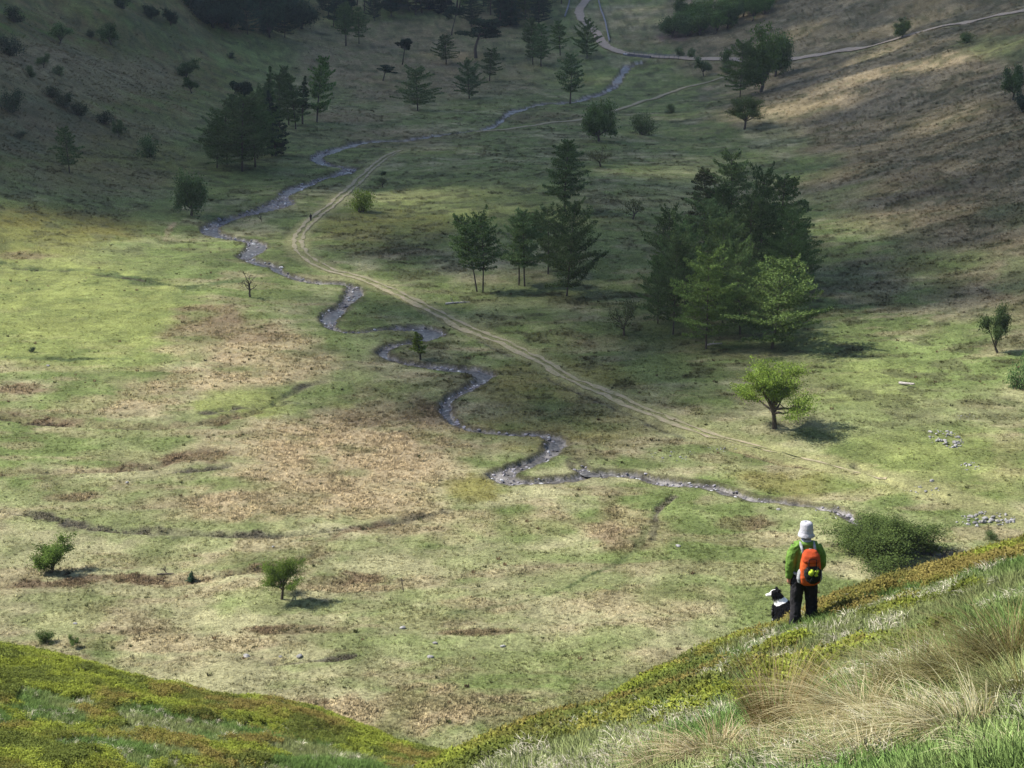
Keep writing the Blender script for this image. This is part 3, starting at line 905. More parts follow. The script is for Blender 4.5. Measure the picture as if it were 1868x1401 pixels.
# --- near slope and spur: turf, pale mat grass, bilberry
def slope_plants():
    # sample the two near surfaces evenly by area, denser close to the camera
    def samp(n, r0, r1, a0, a1):
        a = rng.uniform(R(a0), R(a1), n)
        r = np.exp(rng.uniform(math.log(r0), math.log(r1), n))
        x = r * np.sin(a); y = r * np.cos(a)
        z, c, t, nr = ground_at(x, y)
        n1, n2, d1, d2 = near_parts(x, y)
        return x, y, z, r, n1, n2, d1, d2, nr
    grass = [mesh_np("turf_tuft", *blades(30, 0.13, 0.6, 1.1, 0.009, 2, base_r=0.10)) for k in range(4)]
    mat_g = [mesh_np("mat_grass_tuft", *blades(44, 0.19, 0.8, 1.7, 0.008, 3, base_r=0.07, droop=1.8)) for k in range(4)]
    bil = []
    for k in range(4):
        n = 260
        p = rng.normal(size=(n, 3)); p /= np.linalg.norm(p, axis=1)[:, None]
        p *= (rng.uniform(0.35, 1, n) ** 0.5)[:, None]
        p[:, 2] = np.abs(p[:, 2]); p *= (0.15, 0.15, 0.17)
        lv = leaf_quads(p, 0.017, rng, 0.8)
        st = blades(14, 0.17, 0.6, 0.6, 0.006, 1, base_r=0.1)
        bil.append(mesh_np("bilberry_clump", *merge([lv, st])))
    # slope under the walker
    x, y, z, r, n1, n2, d1, d2, nr = samp(70000, 7, 42, -6, 20)
    on1 = (n1 > n2 - .2) & (d1 < 1.2) & (nr > .9)
    brow = sstep(-3.0, -0.9, d1 + 1.6 * fbm(x / 2.5, y / 2.5, 3, 121) + 0.05 * (r - 25))
    bl_p = np.clip(brow * 0.95 + 0.6 * sstep(0.32, 0.5, fbm(x / 1.6, y / 1.6, 3, 122)) * sstep(13, 17, r), 0, 1)
    mg_p = sstep(0.15, 0.5, fbm(x / 0.8, y / 0.8, 3, 123) + 0.35 * fbm(x / 4, y / 4, 2, 124)) * (1 - brow)
    u = rng.uniform(0, 1, len(x))
    ib = on1 & (u < bl_p * 0.8)
    im = on1 & ~ib & (rng.uniform(0, 1, len(x)) < mg_p * 0.22)
    ig = on1 & ~ib & ~im
    # spur
    X, Y, Z, RR, N1, N2, D1, D2, NR = samp(76000, 34, 86, -20, 2)
    on2 = (N2 > N1 - .2) & (D2 < 2.5) & (NR > .9)
    b2 = np.clip(0.8 * sstep(-7, -1.0, D2 + 4 * fbm(X / 5, Y / 5, 3, 131)) + 0.8 * sstep(0.05, 0.4, fbm(X / 3, Y / 3, 4, 132)), 0, 1)
    u2 = rng.uniform(0, 1, len(X))
    jb = on2 & (u2 < b2 * 0.85)
    jm = on2 & ~jb & (rng.uniform(0, 1, len(X)) < 0.10 * sstep(0.0, 0.4, fbm(X / 1.5, Y / 1.5, 3, 133)) + 0.015)
    jg = on2 & ~jb & ~jm
    # bilberry colours run from fresh yellow green to rusty orange brown
    def bil_tint(x, y):
        f = fbm(x / 1.8, y / 1.8, 3, 141) * 0.9 + fbm(x / 9, y / 9, 2, 142) * 0.5
        a = np.array((0.180, 0.215, 0.036)); b = np.array((0.175, 0.146, 0.046)); c = np.array((0.090, 0.112, 0.030))
        t = sstep(-0.45, 0.45, f + rng.normal(0, .12, len(x)) - 0.42 * (np.hypot(x, y) > 36))[:, None]
        col = a * (1 - t) + b * t
        dk = (sstep(0.05, 0.45, fbm(x / 1.1, y / 1.1, 2, 143)) * 0.85)[:, None]
        return (col * (1 - dk) + c * dk) * rng.uniform(0.75, 1.2, len(x))[:, None]
    def gr_tint(x, y):
        f = sstep(-0.4, 0.4, fbm(x / 2.4, y / 2.4, 3, 151))[:, None]
        return (np.array((0.105, 0.172, 0.048)) * (1 - f) + np.array((0.175, 0.205, 0.082)) * f) * (rng.uniform(0.75, 1.3, len(x)) * (1 + 0.35 * (1 - sstep(10, 20, np.hypot(x, y)))))[:, None]  # tufts close to the camera tinted lighter to offset their self-shadow
    def cat(i, j, s1, s2):
        xx = np.concatenate([x[i], X[j]]); yy = np.concatenate([y[i], Y[j]]); zz = np.concatenate([z[i], Z[j]])
        ss = np.concatenate([s1[0] * rng.uniform(0.6, 1.3, i.sum()), s2 * rng.uniform(0.6, 1.3, j.sum())])
        return xx, yy, zz, ss
    xx, yy, zz, ss = cat(ib, jb, (1.15,), 1.7); n = len(xx)
    ft = hit_near(1450, 1146)[0]
    ss = ss * (0.55 + 0.45 * sstep(0.3, 0.8, np.hypot(xx - ft[0], (yy - ft[1]) * 0.7)))
    scatter("bilberry", np.column_stack([xx, yy, zz - 0.02]), ss, rots(n, .2), bil_tint(xx, yy), rng.integers(0, 4, n), bil, PLANT,
            "yellow-green and rusty bilberry carpeting the brow and the near spur")
    xx, yy, zz, ss = cat(ig, jg, (1.0,), 1.5); n = len(xx)
    scatter("turf_grass", np.column_stack([xx, yy, zz - 0.02]), ss, rots(n, .2), gr_tint(xx, yy), rng.integers(0, 4, n), grass, PLANT,
            "green turf grass on the near slope and spur")
    xx, yy, zz, ss = cat(im, jm, (1.0,), 1.4); n = len(xx)
    tint = np.array([[0.46, 0.43, 0.33]]) * rng.uniform(0.55, 1.25, n)[:, None]
    scatter("mat_grass", np.column_stack([xx, yy, zz - 0.02]), ss, rots(n, .3), tint, rng.integers(0, 4, n), mat_g, PLANT,
            "pale bleached mat grass tufts on the near slope")
slope_plants()
# ---------------------------------------------------------------- trees
BARK = plain_mat("bark", (0.075, 0.062, 0.050), 0.95, 0.35, 3.0, 0.4)
LEAF = leaf_material("tree leaves", (1, 1, 1), obj_tint=True, trans=0.36, var=0.40, vscale=0.45, up=0.30)

def tube(pts, rad, seg=6):
    pts = np.asarray(pts, float); rad = np.asarray(rad, float)
    n = len(pts)
    t = np.gradient(pts, axis=0); t /= np.linalg.norm(t, axis=1)[:, None] + 1e-9
    ref = np.array([1.0, 0.13, 0.07])
    V = []
    for i in range(n):
        a = np.cross(t[i], ref); a /= np.linalg.norm(a) + 1e-9
        b = np.cross(t[i], a)
        for k in range(seg):
            th = 2 * math.pi * k / seg
            V.append(pts[i] + (a * math.cos(th) + b * math.sin(th)) * rad[i])
    Q = []
    for i in range(n - 1):
        for k in range(seg):
            k2 = (k + 1) % seg
            Q.append((i * seg + k, i * seg + k2, (i + 1) * seg + k2, (i + 1) * seg + k))
    return np.array(V), np.array(Q)

def bend(p0, d, L, n, rs, wob=0.15, up=0.0):
    pts = [np.array(p0, float)]; d = np.array(d, float); d /= np.linalg.norm(d)
    for i in range(n):
        d = d + rs.normal(0, wob, 3) + np.array([0, 0, up]); d /= np.linalg.norm(d)
        pts.append(pts[-1] + d * L / n)
    return np.array(pts)

def conifer(seed, dens=1.0, width=0.27, start=0.12, layered=1.0, crown_pow=0.85, gaps=0.2, stems=1, lean=0.02, leaf=0.018, rise=0.1):
    """unit height conifer: trunk with whorls of near level boughs, needles along each bough"""
    rs = np.random.default_rng(seed)
    W, L = [], []
    for st in range(stems):
        off = np.array([0.0, 0.0, 0.0]) if stems == 1 else np.array([(st - 0.5) * 0.10, rs.normal() * 0.03, 0])
        hgt = 1.0 if st == 0 else rs.uniform(0.82, 0.95)
        sp = bend(off, (rs.normal() * lean + (st - .5 if stems > 1 else 0) * 0.10, rs.normal() * lean, 1), hgt, 8, rs, 0.02)
        W.append(tube(sp, np.linspace(0.017, 0.002, 9) * (1 if stems == 1 else .8), 6))
        z = start
        while z < 0.985:
            f = z / hgt
            if f > 0.985: break
            k = rs.integers(4, 7)
            a0 = rs.uniform(0, 6.28)
            p = np.array([np.interp(z, sp[:, 2], sp[:, j]) for j in range(3)])
            prof = min(1.0, (f - start) / 0.22 + 0.50) * (1 - f) ** crown_pow + 0.02
            for i in range(k):
                if rs.uniform() < gaps: continue
                a = a0 + 6.283 * i / k + rs.normal() * 0.3
                Lb = width * 1.5 * prof * rs.uniform(0.45, 1.2)
                d = np.array([math.cos(a), math.sin(a), rise * layered + 0.35 * (f ** 3) - 0.12 * (1 - f)])
                bp = bend(p, d, Lb, 4, rs, 0.10, 0.05 * layered)
                W.append(tube(bp, np.linspace(0.0045, 0.001, 5) * (0.5 + 0.5 * (1 - f)), 3))
                m = int((20 + 330 * Lb) * dens)
                u = rs.uniform(0.12, 1.03, m) ** 0.8
                q = np.stack([np.interp(u * 4, np.arange(5), bp[:, j]) for j in range(3)], 1)
                side = np.array([-math.sin(a), math.cos(a), 0])
                wd = 0.26 * Lb * (1.3 - u)
                q = q + side * (rs.normal(0, 1, m) * wd)[:, None] + np.array([0, 0, 1]) * (rs.normal(0.0, 0.009, m))[:, None]
                L.append(leaf_quads(q, leaf, rs, 0.6, 1.9))
            z += rs.uniform(0.034, 0.062)
        top = sp[-1] + rs.normal(0, 0.006, (14, 3)) - np.array([0, 0, 1]) * rs.uniform(0, 0.06, 14)[:, None]
        L.append(leaf_quads(top, leaf * 0.9, rs, 0.6, 2.0))
    return merge(W), merge(L)

def broadleaf(seed, width=0.5, trunk=0.2, spread=0.9, dens=1.0, leaf=0.028, flat=1.0, stems=1, clump=0.075, limbs=6, hollow=0.0, weep=0.0):
    """unit height spreading tree: limbs that fork twice, leaf clumps on the ends"""
    rs = np.random.default_rng(seed)
    W, L, tips = [], [], []
    for st in range(stems):
        o = np.array([rs.normal() * 0.05, rs.normal() * 0.05, 0]) * (stems > 1)
        tr = bend(o, (rs.normal() * 0.2 + (st - (stems - 1) / 2) * .35, rs.normal() * 0.2, 1), trunk, 4, rs, 0.10)
        r0 = 0.032 / math.sqrt(stems)
        W.append(tube(tr, np.linspace(r0 * 1.25, r0 * 0.85, 5), 7))
        nl = max(3, limbs // stems)
        for i in range(nl):
            a = 6.283 * i / nl + rs.normal() * 0.35
            f = rs.uniform(0.3, 1.0)
            el = math.radians(rs.uniform(18, 72))
            reach = width * (0.55 + 0.45 * math.cos(el)) * rs.uniform(0.8, 1.1)
            top = (1 - trunk) * (0.5 + 0.5 * math.sin(el))
            Lb = math.hypot(reach * math.cos(el), top * math.sin(el)) * 0.72
            d = np.array([math.cos(a) * math.cos(el) * spread, math.sin(a) * math.cos(el) * spread, math.sin(el)])
            st_p = tr[-1] if rs.uniform() < 0.6 else tr[-2]
            b1 = bend(st_p, d, Lb, 5, rs, 0.16, 0.03 - weep)
            W.append(tube(b1, np.linspace(r0 * 0.62, r0 * 0.2, 6), 5))
            tips.append(b1[-1])
            for j in range(4):
                k = rs.integers(2, 6)
                d2 = d + rs.normal(0, 0.75, 3) * (1, 1, 0.55) + np.array([0, 0, 0.12])
                b2 = bend(b1[k], d2, Lb * rs.uniform(0.35, 0.65), 4, rs, 0.18, 0.03 - weep)
                W.append(tube(b2, np.linspace(r0 * 0.25, r0 * 0.06, 5), 4))
                tips += [b2[-1], b2[-2]]
                for q in range(3):
                    d3 = d2 + rs.normal(0, 0.9, 3) * (1, 1, 0.6)
                    b3 = bend(b2[rs.integers(1, 5)], d3, Lb * rs.uniform(0.2, 0.38), 3, rs, 0.2, 0.02 - weep)
                    W.append(tube(b3, np.linspace(r0 * 0.10, r0 * 0.03, 4), 3))
                    tips += [b3[-1], b3[1]]
    tips = np.array(tips)
    for t in tips:
        if rs.uniform() < hollow: continue
        m = int(34 * dens)
        c = rs.normal(0, 1, (m, 3)) * clump * rs.uniform(0.5, 1.2) * (1, 1, 0.62 * flat)
        L.append(leaf_quads(t + c, leaf, rs, 0.5, 1.4))
    w = merge(W); l = merge(L)
    zt = np.quantile(l[0][:, 2], 0.995)
    k = 1.0 / zt
    return (w[0] * k, w[1]), (l[0] * k, l[1])

def pine(seed, width=0.36, trunk=0.45, dens=1.0):
    """unit height old pine: bare trunk, dense dark cushions of needles"""
    rs = np.random.default_rng(seed)
    W, L = [], []
    tr = bend((0, 0, 0), (rs.normal() * .08, rs.normal() * .08, 1), 0.9, 8, rs, 0.06)
    W.append(tube(tr, np.linspace(0.026, 0.006, 9), 7))
    for i in range(15):
        z = rs.uniform(trunk, 0.88)
        p = np.array([np.interp(z, tr[:, 2], tr[:, j]) for j in range(3)])
        a = rs.uniform(0, 6.28)
        f = (z - trunk) / (0.9 - trunk)
        Lb = width * rs.uniform(0.45, 1.0) * (1 - 0.55 * f ** 2)
        bp = bend(p, (math.cos(a), math.sin(a), 0.35), Lb, 4, rs, 0.2, 0.05)
        W.append(tube(bp, np.linspace(0.009, 0.003, 5), 4))
        for q in (bp[-1], bp[-2], bp[-1] + rs.normal(0, .04, 3)):
            m = int(150 * dens)
            c = rs.normal(0, 1, (m, 3)); c /= np.linalg.norm(c, axis=1)[:, None]
            c *= (rs.uniform(0.3, 1, m) ** 0.5)[:, None] * np.array([0.10, 0.10, 0.052]) * rs.uniform(0.7, 1.2)
            L.append(leaf_quads(q + c, 0.022, rs, 0.7, 1.6))
    q = tr[-1]
    c = rs.normal(0, 1, (260, 3)) * (0.075, 0.075, 0.03)
    L.append(leaf_quads(q + c, 0.022, rs, 0.7, 1.6))
    return merge(W), merge(L)

def bush(seed, width=0.9, dens=1.0, leaf=0.05):
    rs = np.random.default_rng(seed)
    W, L = [], []
    for i in range(14):
        a = rs.uniform(0, 6.28); el = rs.uniform(0.25, 1.35)
        d = np.array([math.cos(a) * math.cos(el) * width, math.sin(a) * math.cos(el) * width, math.sin(el)])
        b = bend((rs.normal() * .08, rs.normal() * .08, 0), d, 0.85, 5, rs, 0.16)
        W.append(tube(b, np.linspace(0.022, 0.006, 6), 4))
        for k in (2, 3, 4, 5, 5):
            m = int(42 * dens)
            c = rs.normal(0, 1, (m, 3)) * (0.15, 0.15, 0.10)
            q = b[k] + c; q[:, 2] = np.abs(q[:, 2])
            L.append(leaf_quads(q, leaf, rs, 0.5, 1.4))
    w = merge(W); l = merge(L)
    k = 1.0 / np.quantile(l[0][:, 2], 0.99)
    return (w[0] * k, w[1]), (l[0] * k, l[1])

def bare(seed, width=0.5):
    rs = np.random.default_rng(seed)
    W = []
    tr = bend((0, 0, 0), (rs.normal() * .25, rs.normal() * .2, 1), 0.45, 4, rs, .12)
    W.append(tube(tr, np.linspace(0.04, 0.025, 5), 6))
    for i in range(9):
        a = rs.uniform(0, 6.28); el = rs.uniform(.3, 1.3)
        b = bend(tr[rs.integers(2, 5)], (math.cos(a) * math.cos(el), math.sin(a) * math.cos(el), math.sin(el)), rs.uniform(.3, .55), 4, rs, .2)
        W.append(tube(b, np.linspace(0.018, 0.006, 5), 4))
        for j in range(4):
            c = bend(b[rs.integers(1, 5)], rs.normal(0, 1, 3) + (0, 0, .5), rs.uniform(.12, .3), 3, rs, .2)
            W.append(tube(c, np.linspace(0.007, 0.003, 4), 3))
    return merge(W), None

SHAPES = {}
def reg(key, made):
    (wv, wq), lf = made
    SHAPES[key] = (mesh_np(key + "_trunk", wv, wq, smooth=True), None if lf is None else mesh_np(key + "_crown", *lf),
                   None if lf is None else float(np.quantile(np.hypot(lf[0][:, 0], lf[0][:, 1]), 0.97)) * 2)
for i in range(3):
    reg("larch%d" % i, conifer(500 + i, 1.4, 0.26 + 0.03 * i, 0.2, 0.9, 0.42, 0.2, 1, 0.04, 0.014, 0.12))
    reg("haw%d" % i, broadleaf(520 + i, 0.55, 0.20, 0.95, 1.0, 0.026))
    reg("pine%d" % i, pine(540 + i))
    reg("bush%d" % i, bush(560 + i))
for i in range(2):
    reg("broad%d" % (i + 2), conifer(700 + i, 1.5, 0.36 + 0.1 * i, 0.2 - 0.08 * i, 0.8 + 0.5 * i, 0.28 + 0.12 * i, 0.3, 1, 0.08, 0.0145, 0.2))
    reg("larch%d" % (i + 3), conifer(710 + i, 1.4, 0.27, 0.16 + 0.1 * i, 1.1, 0.36, 0.34, 1, 0.08, 0.015, 0.16))
    reg("broad%d" % i, conifer(600 + i, 1.5, 0.42, 0.16, 1.0, 0.33, 0.2, 1, 0.04, 0.0135, 0.16))   # old spreading larch
    reg("spruce%d" % i, conifer(610 + i, 1.3, 0.20, 0.05, 0.6, 0.9, 0.1))
    reg("twin%d" % i, conifer(620 + i, 1.3, 0.30, 0.30, 1.0, 0.34, 0.25, 2, 0.06, 0.014, 0.18))
    reg("round%d" % i, broadleaf(630 + i, 0.42, 0.14, 0.8, 1.25, 0.028, clump=0.085, limbs=7))
    reg("sparse%d" % i, broadleaf(640 + i, 0.6, 0.22, 1.0, 0.5, 0.024, hollow=0.35))
reg("spread", broadleaf(655, 0.74, 0.28, 1.2, 1.3, 0.016, 0.5, limbs=13, clump=0.075, weep=0.0))
reg("wide", broadleaf(661, 0.95, 0.12, 1.3, 2.4, 0.022, 0.9, stems=4, limbs=16, clump=0.11))
reg("spire", conifer(670, 1.2, 0.13, 0.25, 0.7, 0.9, 0.2))
reg("bare0", bare(680)); reg("bare1", bare(681))
for k in SHAPES:
    SHAPES[k][0].materials.append(BARK)
    if SHAPES[k][1] is not None: SHAPES[k][1].materials.append(LEAF)
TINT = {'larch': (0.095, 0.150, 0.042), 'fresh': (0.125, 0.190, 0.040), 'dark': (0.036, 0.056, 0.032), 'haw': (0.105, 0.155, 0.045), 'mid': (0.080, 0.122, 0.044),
        'yellow': (0.185, 0.250, 0.050), 'olive': (0.085, 0.098, 0.042), 'blue': (0.045, 0.075, 0.045)}

def tree(name, cat, shape, px, py, top, wpx, tint, label, group=None, rz=None):
    """a tree whose foot is seen at (px, py) and whose tip is at row top, crown wpx wide in the photograph"""
    p, t = hit(px, py)
    x, y = p[0], p[1]; z = gz(x, y)
    h = max(0.4, (py - top) * t / F_PX / math.cos(PITCH) * 1.0)
    w = wpx * t / F_PX * 1.15
    if shape.startswith(("broad", "larch")):
        shape = shape[:5] + str(random.randrange(4 if shape[0] == "b" else 5))
    wood, crown, cw = SHAPES[shape]
    o = empty(name, (x, y, z - 0.05 * min(h, 2) * 0.5), random.uniform(0, 6.28) if rz is None else rz)
    sxy = w / cw if cw else h * 0.9
    sxy = min(max(sxy, h * 0.45), h * 2.4)
    o.scale = (sxy, sxy, h)
    tag(o, label, cat, group)
    add_obj("trunk", wood, None, o)
    if crown is not None:
        c = add_obj("crown", crown, None, o)
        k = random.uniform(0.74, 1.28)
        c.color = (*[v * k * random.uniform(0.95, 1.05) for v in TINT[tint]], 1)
    return o
TREES = [
 # name, category, shape, x, foot y, top y, crown width, tint, label
 ("larch_tree", "tree", "larch1", 127, 316, 236, 46, 'mid', "lone dark larch on the lower left hillside above the shadow edge"),
 ("hawthorn_tree", "tree", "round0", 349, 393, 315, 52, 'mid', "round dark green tree standing alone beside the pebbly bend left of the stream"),
 ("hawthorn_bush", "bush", "bush0", 275, 286, 250, 44, 'mid', "low rounded bush at the foot of the left hillside"),
 ("larch_tree", "tree", "broad0", 442, 313, 186, 128, 'mid', "largest spreading larch at the front of the left stand"),
 ("larch_tree", "tree", "broad1", 415, 300, 205, 80, 'mid', "broad larch on the left edge of the left stand"),
 ("pine_tree", "tree", "pine0", 437, 262, 153, 52, 'dark', "dark flat-topped pine rising behind the largest larch of the left stand"),
 ("ivy_clad_tree", "tree", "spruce0", 503, 284, 170, 48, 'dark', "narrow dark ivy-clad tree right of the largest larch"),
 ("larch_tree", "tree", "spire", 492, 250, 126, 34, 'mid', "thin spire-topped larch at the back of the left stand"),
 ("larch_tree", "tree", "larch0", 527, 228, 128, 44, 'mid', "slim larch in the middle of the back row of the left stand"),
 ("larch_tree", "tree", "spire", 552, 226, 142, 26, 'mid', "thinnest larch between two taller ones in the left stand"),
 ("larch_tree", "tree", "larch2", 578, 223, 115, 56, 'larch', "tall larch with clear level boughs at the right end of the left stand"),
 ("hawthorn_tree", "tree", "round1", 340, 143, 110, 36, 'mid', "upper of two close bushes halfway up the left hillside"),
 ("hawthorn_tree", "tree", "haw1", 350, 170, 140, 30, 'mid', "lower of two close bushes halfway up the left hillside"),
 ("hawthorn_tree", "tree", "haw0", 203, 82, 44, 40, 'mid', "hillside thorn tree left of centre near the top left"),
 ("hawthorn_tree", "tree", "haw2", 108, 80, 44, 46, 'mid', "broad thorn bush below the pale strip on the top left hillside"),
 ("hawthorn_bush", "bush", "bush1", 18, 102, 66, 44, 'dark', "dark bush at the left picture edge on the upper hillside"),
 ("hawthorn_tree", "tree", "haw1", 80, 124, 98, 26, 'mid', "small thorn tree on the bare brown slope, upper left"),
 ("hawthorn_bush", "bush", "bush2", 56, 140, 120, 20, 'mid', "small bush just below the thorn on the bare brown slope"),
 ("hawthorn_bush", "bush", "bush0", 108, 138, 120, 22, 'mid', "small bush right of the thorn on the bare brown slope"),
 ("hawthorn_bush", "bush", "bush1", 22, 205, 165, 46, 'dark', "dark bush on the left picture edge at mid hillside"),
 ("hawthorn_bush", "bush", "bush2", 26, 40, 14, 40, 'dark', "bush in the top left corner of the hillside"),
 ("hawthorn_bush", "bush", "bush0", 224, 16, -6, 30, 'dark', "bush cut by the top edge, left hillside"),
 ("hawthorn_tree", "tree", "round0", 276, 34, 10, 26, 'dark', "left of two round dark trees near the top of the left hillside"),
 ("hawthorn_tree", "tree", "round1", 312, 47, 16, 26, 'dark', "right of two round dark trees near the top of the left hillside"),
 ("hawthorn_tree", "tree", "haw0", 217, 250, 220, 24, 'mid', "small upright thorn tree at the lower end of the bush line"),
 ("hawthorn_bush", "bush", "bush2", 92, 178, 158, 34, 'dark', "uppermost bush of the slanting bush line"),
 ("hawthorn_bush", "bush", "bush1", 118, 196, 170, 36, 'dark', "second bush down the slanting bush line"),
 ("hawthorn_bush", "bush", "bush0", 142, 210, 188, 34, 'dark', "third bush down the slanting bush line"),
 ("hawthorn_bush", "bush", "bush1", 192, 226, 204, 34, 'dark', "fourth bush down the slanting bush line"),
 ("gorse_bush", "bush", "bush2", 164, 68, 56, 20, 'dark', "tiny dark bush beside the broad hillside thorn"),
 ("gorse_bush", "bush", "bush0", 420, 106, 96, 16, 'dark', "tiny dark bush on the green slope below the top left wood"),
 ("gorse_bush", "bush", "bush1", 36, 252, 240, 22, 'dark', "tiny dark bush near the left edge below the bush line"),
 # up the valley
 ("larch_tree", "tree", "twin0", 632, 84, 12, 46, 'mid', "twin-stemmed larch at the left of the upper valley pasture"),
 ("larch_tree", "tree", "larch0", 655, 80, 18, 36, 'mid', "slender larch beside the twin-stemmed one in the upper valley"),
 ("pine_tree", "tree", "pine1", 734, 118, 70, 42, 'dark', "small dark pine on brown pasture above the mushroom-shaped one"),
 ("pine_tree", "tree", "pine2", 699, 147, 119, 40, 'dark', "low mushroom-shaped dark pine on the brown pasture"),
 ("larch_tree", "tree", "larch1", 814, 118, 68, 44, 'mid', "green larch left of the big dark pine"),
 ("pine_tree", "tree", "pine0", 868, 106, 38, 84, 'dark', "biggest dark pine, broad and rounded, in the upper valley"),
 ("pine_tree", "tree", "pine1", 824, 64, 12, 46, 'dark', "dark pine behind and left of the biggest pine"),
 ("larch_tree", "tree", "larch2", 893, 148, 92, 44, 'mid', "larch just below the biggest dark pine"),
 ("larch_tree", "tree", "broad0", 856, 180, 116, 54, 'mid', "bushy larch low to the ground right of the spreading one"),
 ("larch_tree", "tree", "broad1", 762, 202, 130, 76, 'mid', "wide spreading larch standing alone on the brown pasture"),
 ("larch_tree", "tree", "larch0", 972, 118, 42, 38, 'mid', "left tree of the tall larch pair near the road bend"),
 ("larch_tree", "tree", "larch1", 987, 121, 48, 38, 'mid', "right tree of the tall larch pair near the road bend"),
 ("larch_tree", "tree", "larch2", 1022, 101, 42, 36, 'larch', "single larch between the tall pair and the road"),
 ("larch_tree", "tree", "broad0", 1071, 106, 42, 48, 'larch', "larch standing against the road bend"),
 ("larch_tree", "tree", "larch0", 1040, 190, 104, 50, 'mid', "dark larch on the stream bank below the road bend"),
 ("rowan_tree", "tree", "round0", 1093, 258, 189, 54, 'larch', "leafy green tree beside the upper track above a bare thorn"),
 ("thorn_tree", "tree", "sparse0", 1095, 304, 264, 56, 'olive', "almost leafless thorn below the leafy green tree"),
 ("hawthorn_bush", "bush", "bush1", 1172, 246, 208, 44, 'mid', "green bush on the slope right of the leafy green tree"),
 ("hawthorn_bush", "bush", "bush0", 1225, 206, 190, 20, 'mid', "small bush on the slope below the upper track"),
 ("larch_tree", "tree", "larch1", 1030, 386, 262, 72, 'mid', "tall dark larch standing alone above the middle stand"),
 ("larch_tree", "tree", "twin0", 876, 532, 390, 84, 'mid', "leaning twin-trunked larch at the left of the middle stand"),
 ("larch_tree", "tree", "twin1", 950, 522, 394, 74, 'mid', "open larch with forked trunk in the middle of the middle stand"),
 ("larch_tree", "tree", "broad1", 1034, 540, 378, 116, 'mid', "broadest larch at the right of the middle stand"),
 ("thorn_tree", "tree", "sparse1", 1155, 400, 363, 46, 'olive', "small windswept thorn right of the middle stand"),
 ("thorn_tree", "tree", "bare0", 1210, 430, 392, 26, 'olive', "thin bare thorn beside the right wood"),
 ("hawthorn_bush", "bush", "bush2", 658, 387, 348, 56, 'yellow', "yellow-green bush beside the track bend"),
 ("thorn_tree", "tree", "sparse0", 699, 342, 318, 28, 'olive', "tiny dark thorn above the yellow-green bush"),
 ("young_conifer", "tree", "spire", 767, 656, 604, 34, 'yellow', "young bright green conifer on a stream meander"),
 ("thorn_tree", "tree", "sparse1", 1139, 612, 546, 62, 'olive', "dark half-bare thorn left of the right wood"),
 ("larch_tree", "tree", "bush1", 700, 320, 312, 10, 'dark', "tiny dark shrub beyond the tiny thorn by the track"),
 # right
 ("oak_tree", "tree", "round1", 1645, 70, 36, 34, 'mid', "round tree on the upper side of the hillside road"),
 ("hawthorn_bush", "bush", "bush0", 1765, 78, 60, 28, 'mid', "dark bush below the hillside road"),
 ("hawthorn_tree", "tree", "haw0", 1848, 182, 122, 46, 'mid', "thorn tree at the right picture edge on the moor"),
 ("hawthorn_bush", "bush", "bush1", 1868, 205, 170, 40, 'dark', "dark bush cut by the right picture edge on the moor"),
 ("hawthorn_tree", "tree", "spread", 1358, 236, 178, 66, 'haw', "spreading thorn with a clear shadow at the edge of the moor"),
 ("larch_tree", "tree", "broad0", 1350, 178, 84, 66, 'larch', "left tree of the clump beside the bridge road"),
 ("larch_tree", "tree", "round1", 1388, 168, 56, 76, 'larch', "tallest tree of the clump beside the bridge road"),
 ("larch_tree", "tree", "round0", 1414, 140, 64, 54, 'mid', "right tree of the clump beside the bridge road"),
 ("hawthorn_tree", "tree", "haw1", 1284, 140, 104, 34, 'mid', "small dark tree between the bridge and the roadside clump"),
 ("hawthorn_bush", "bush", "bush0", 1322, 116, 90, 28, 'mid', "bush at the roadside just left of the clump"),
 ("hawthorn_bush", "bush", "bush2", 1330, 132, 112, 30, 'mid', "low bush at the left foot of the roadside clump"),
 ("hawthorn_bush", "bush", "bush1", 1240, 104, 86, 16, 'mid', "small bush on the roadside right of the bridge"),
 ("hawthorn_bush", "bush", "bush0", 1262, 106, 88, 16, 'mid', "second small bush on the roadside right of the bridge"),
 ("larch_tree", "tree", "larch2", 1333, 440, 286, 92, 'mid', "topmost larch of the right wood"),
 ("larch_tree", "tree", "larch0", 1290, 430, 312, 70, 'olive', "thin brownish larch at the upper left of the right wood"),
 ("larch_tree", "tree", "larch1", 1418, 500, 326, 96, 'mid', "tall larch at the upper right edge of the right wood"),
 ("larch_tree", "tree", "broad1", 1218, 520, 392, 84, 'mid', "larch at the left edge of the right wood"),
 ("larch_tree", "tree", "broad0", 1280, 535, 374, 110, 'mid', "dense larch filling the middle of the right wood"),
 ("larch_tree", "tree", "larch2", 1362, 550, 366, 104, 'mid', "tall dark larch in the heart of the right wood"),
 ("larch_tree", "tree", "broad1", 1440, 560, 400, 90, 'mid', "larch on the right flank of the wood beside the moor"),
 ("larch_tree", "tree", "broad0", 1228, 610, 440, 96, 'mid', "front left larch of the right wood"),
 ("larch_tree", "tree", "broad1", 1288, 636, 474, 120, 'larch', "front middle larch of the right wood with a fallen log at its foot"),
 ("larch_tree", "tree", "broad0", 1408, 636, 482, 160, 'larch', "sunlit broad larch at the front right of the wood"),
 ("larch_tree", "tree", "broad0", 1250, 560, 420, 100, 'mid', "larch filling the gap at the left middle of the right wood"),
 ("larch_tree", "tree", "broad1", 1318, 590, 410, 110, 'mid', "dark larch behind the two front larches of the right wood"),
 ("larch_tree", "tree", "broad0", 1385, 520, 330, 100, 'mid', "second tallest larch in the upper part of the right wood"),
 ("larch_tree", "tree", "broad1", 1350, 610, 450, 110, 'mid', "shaded larch between the front middle and the sunlit larch"),
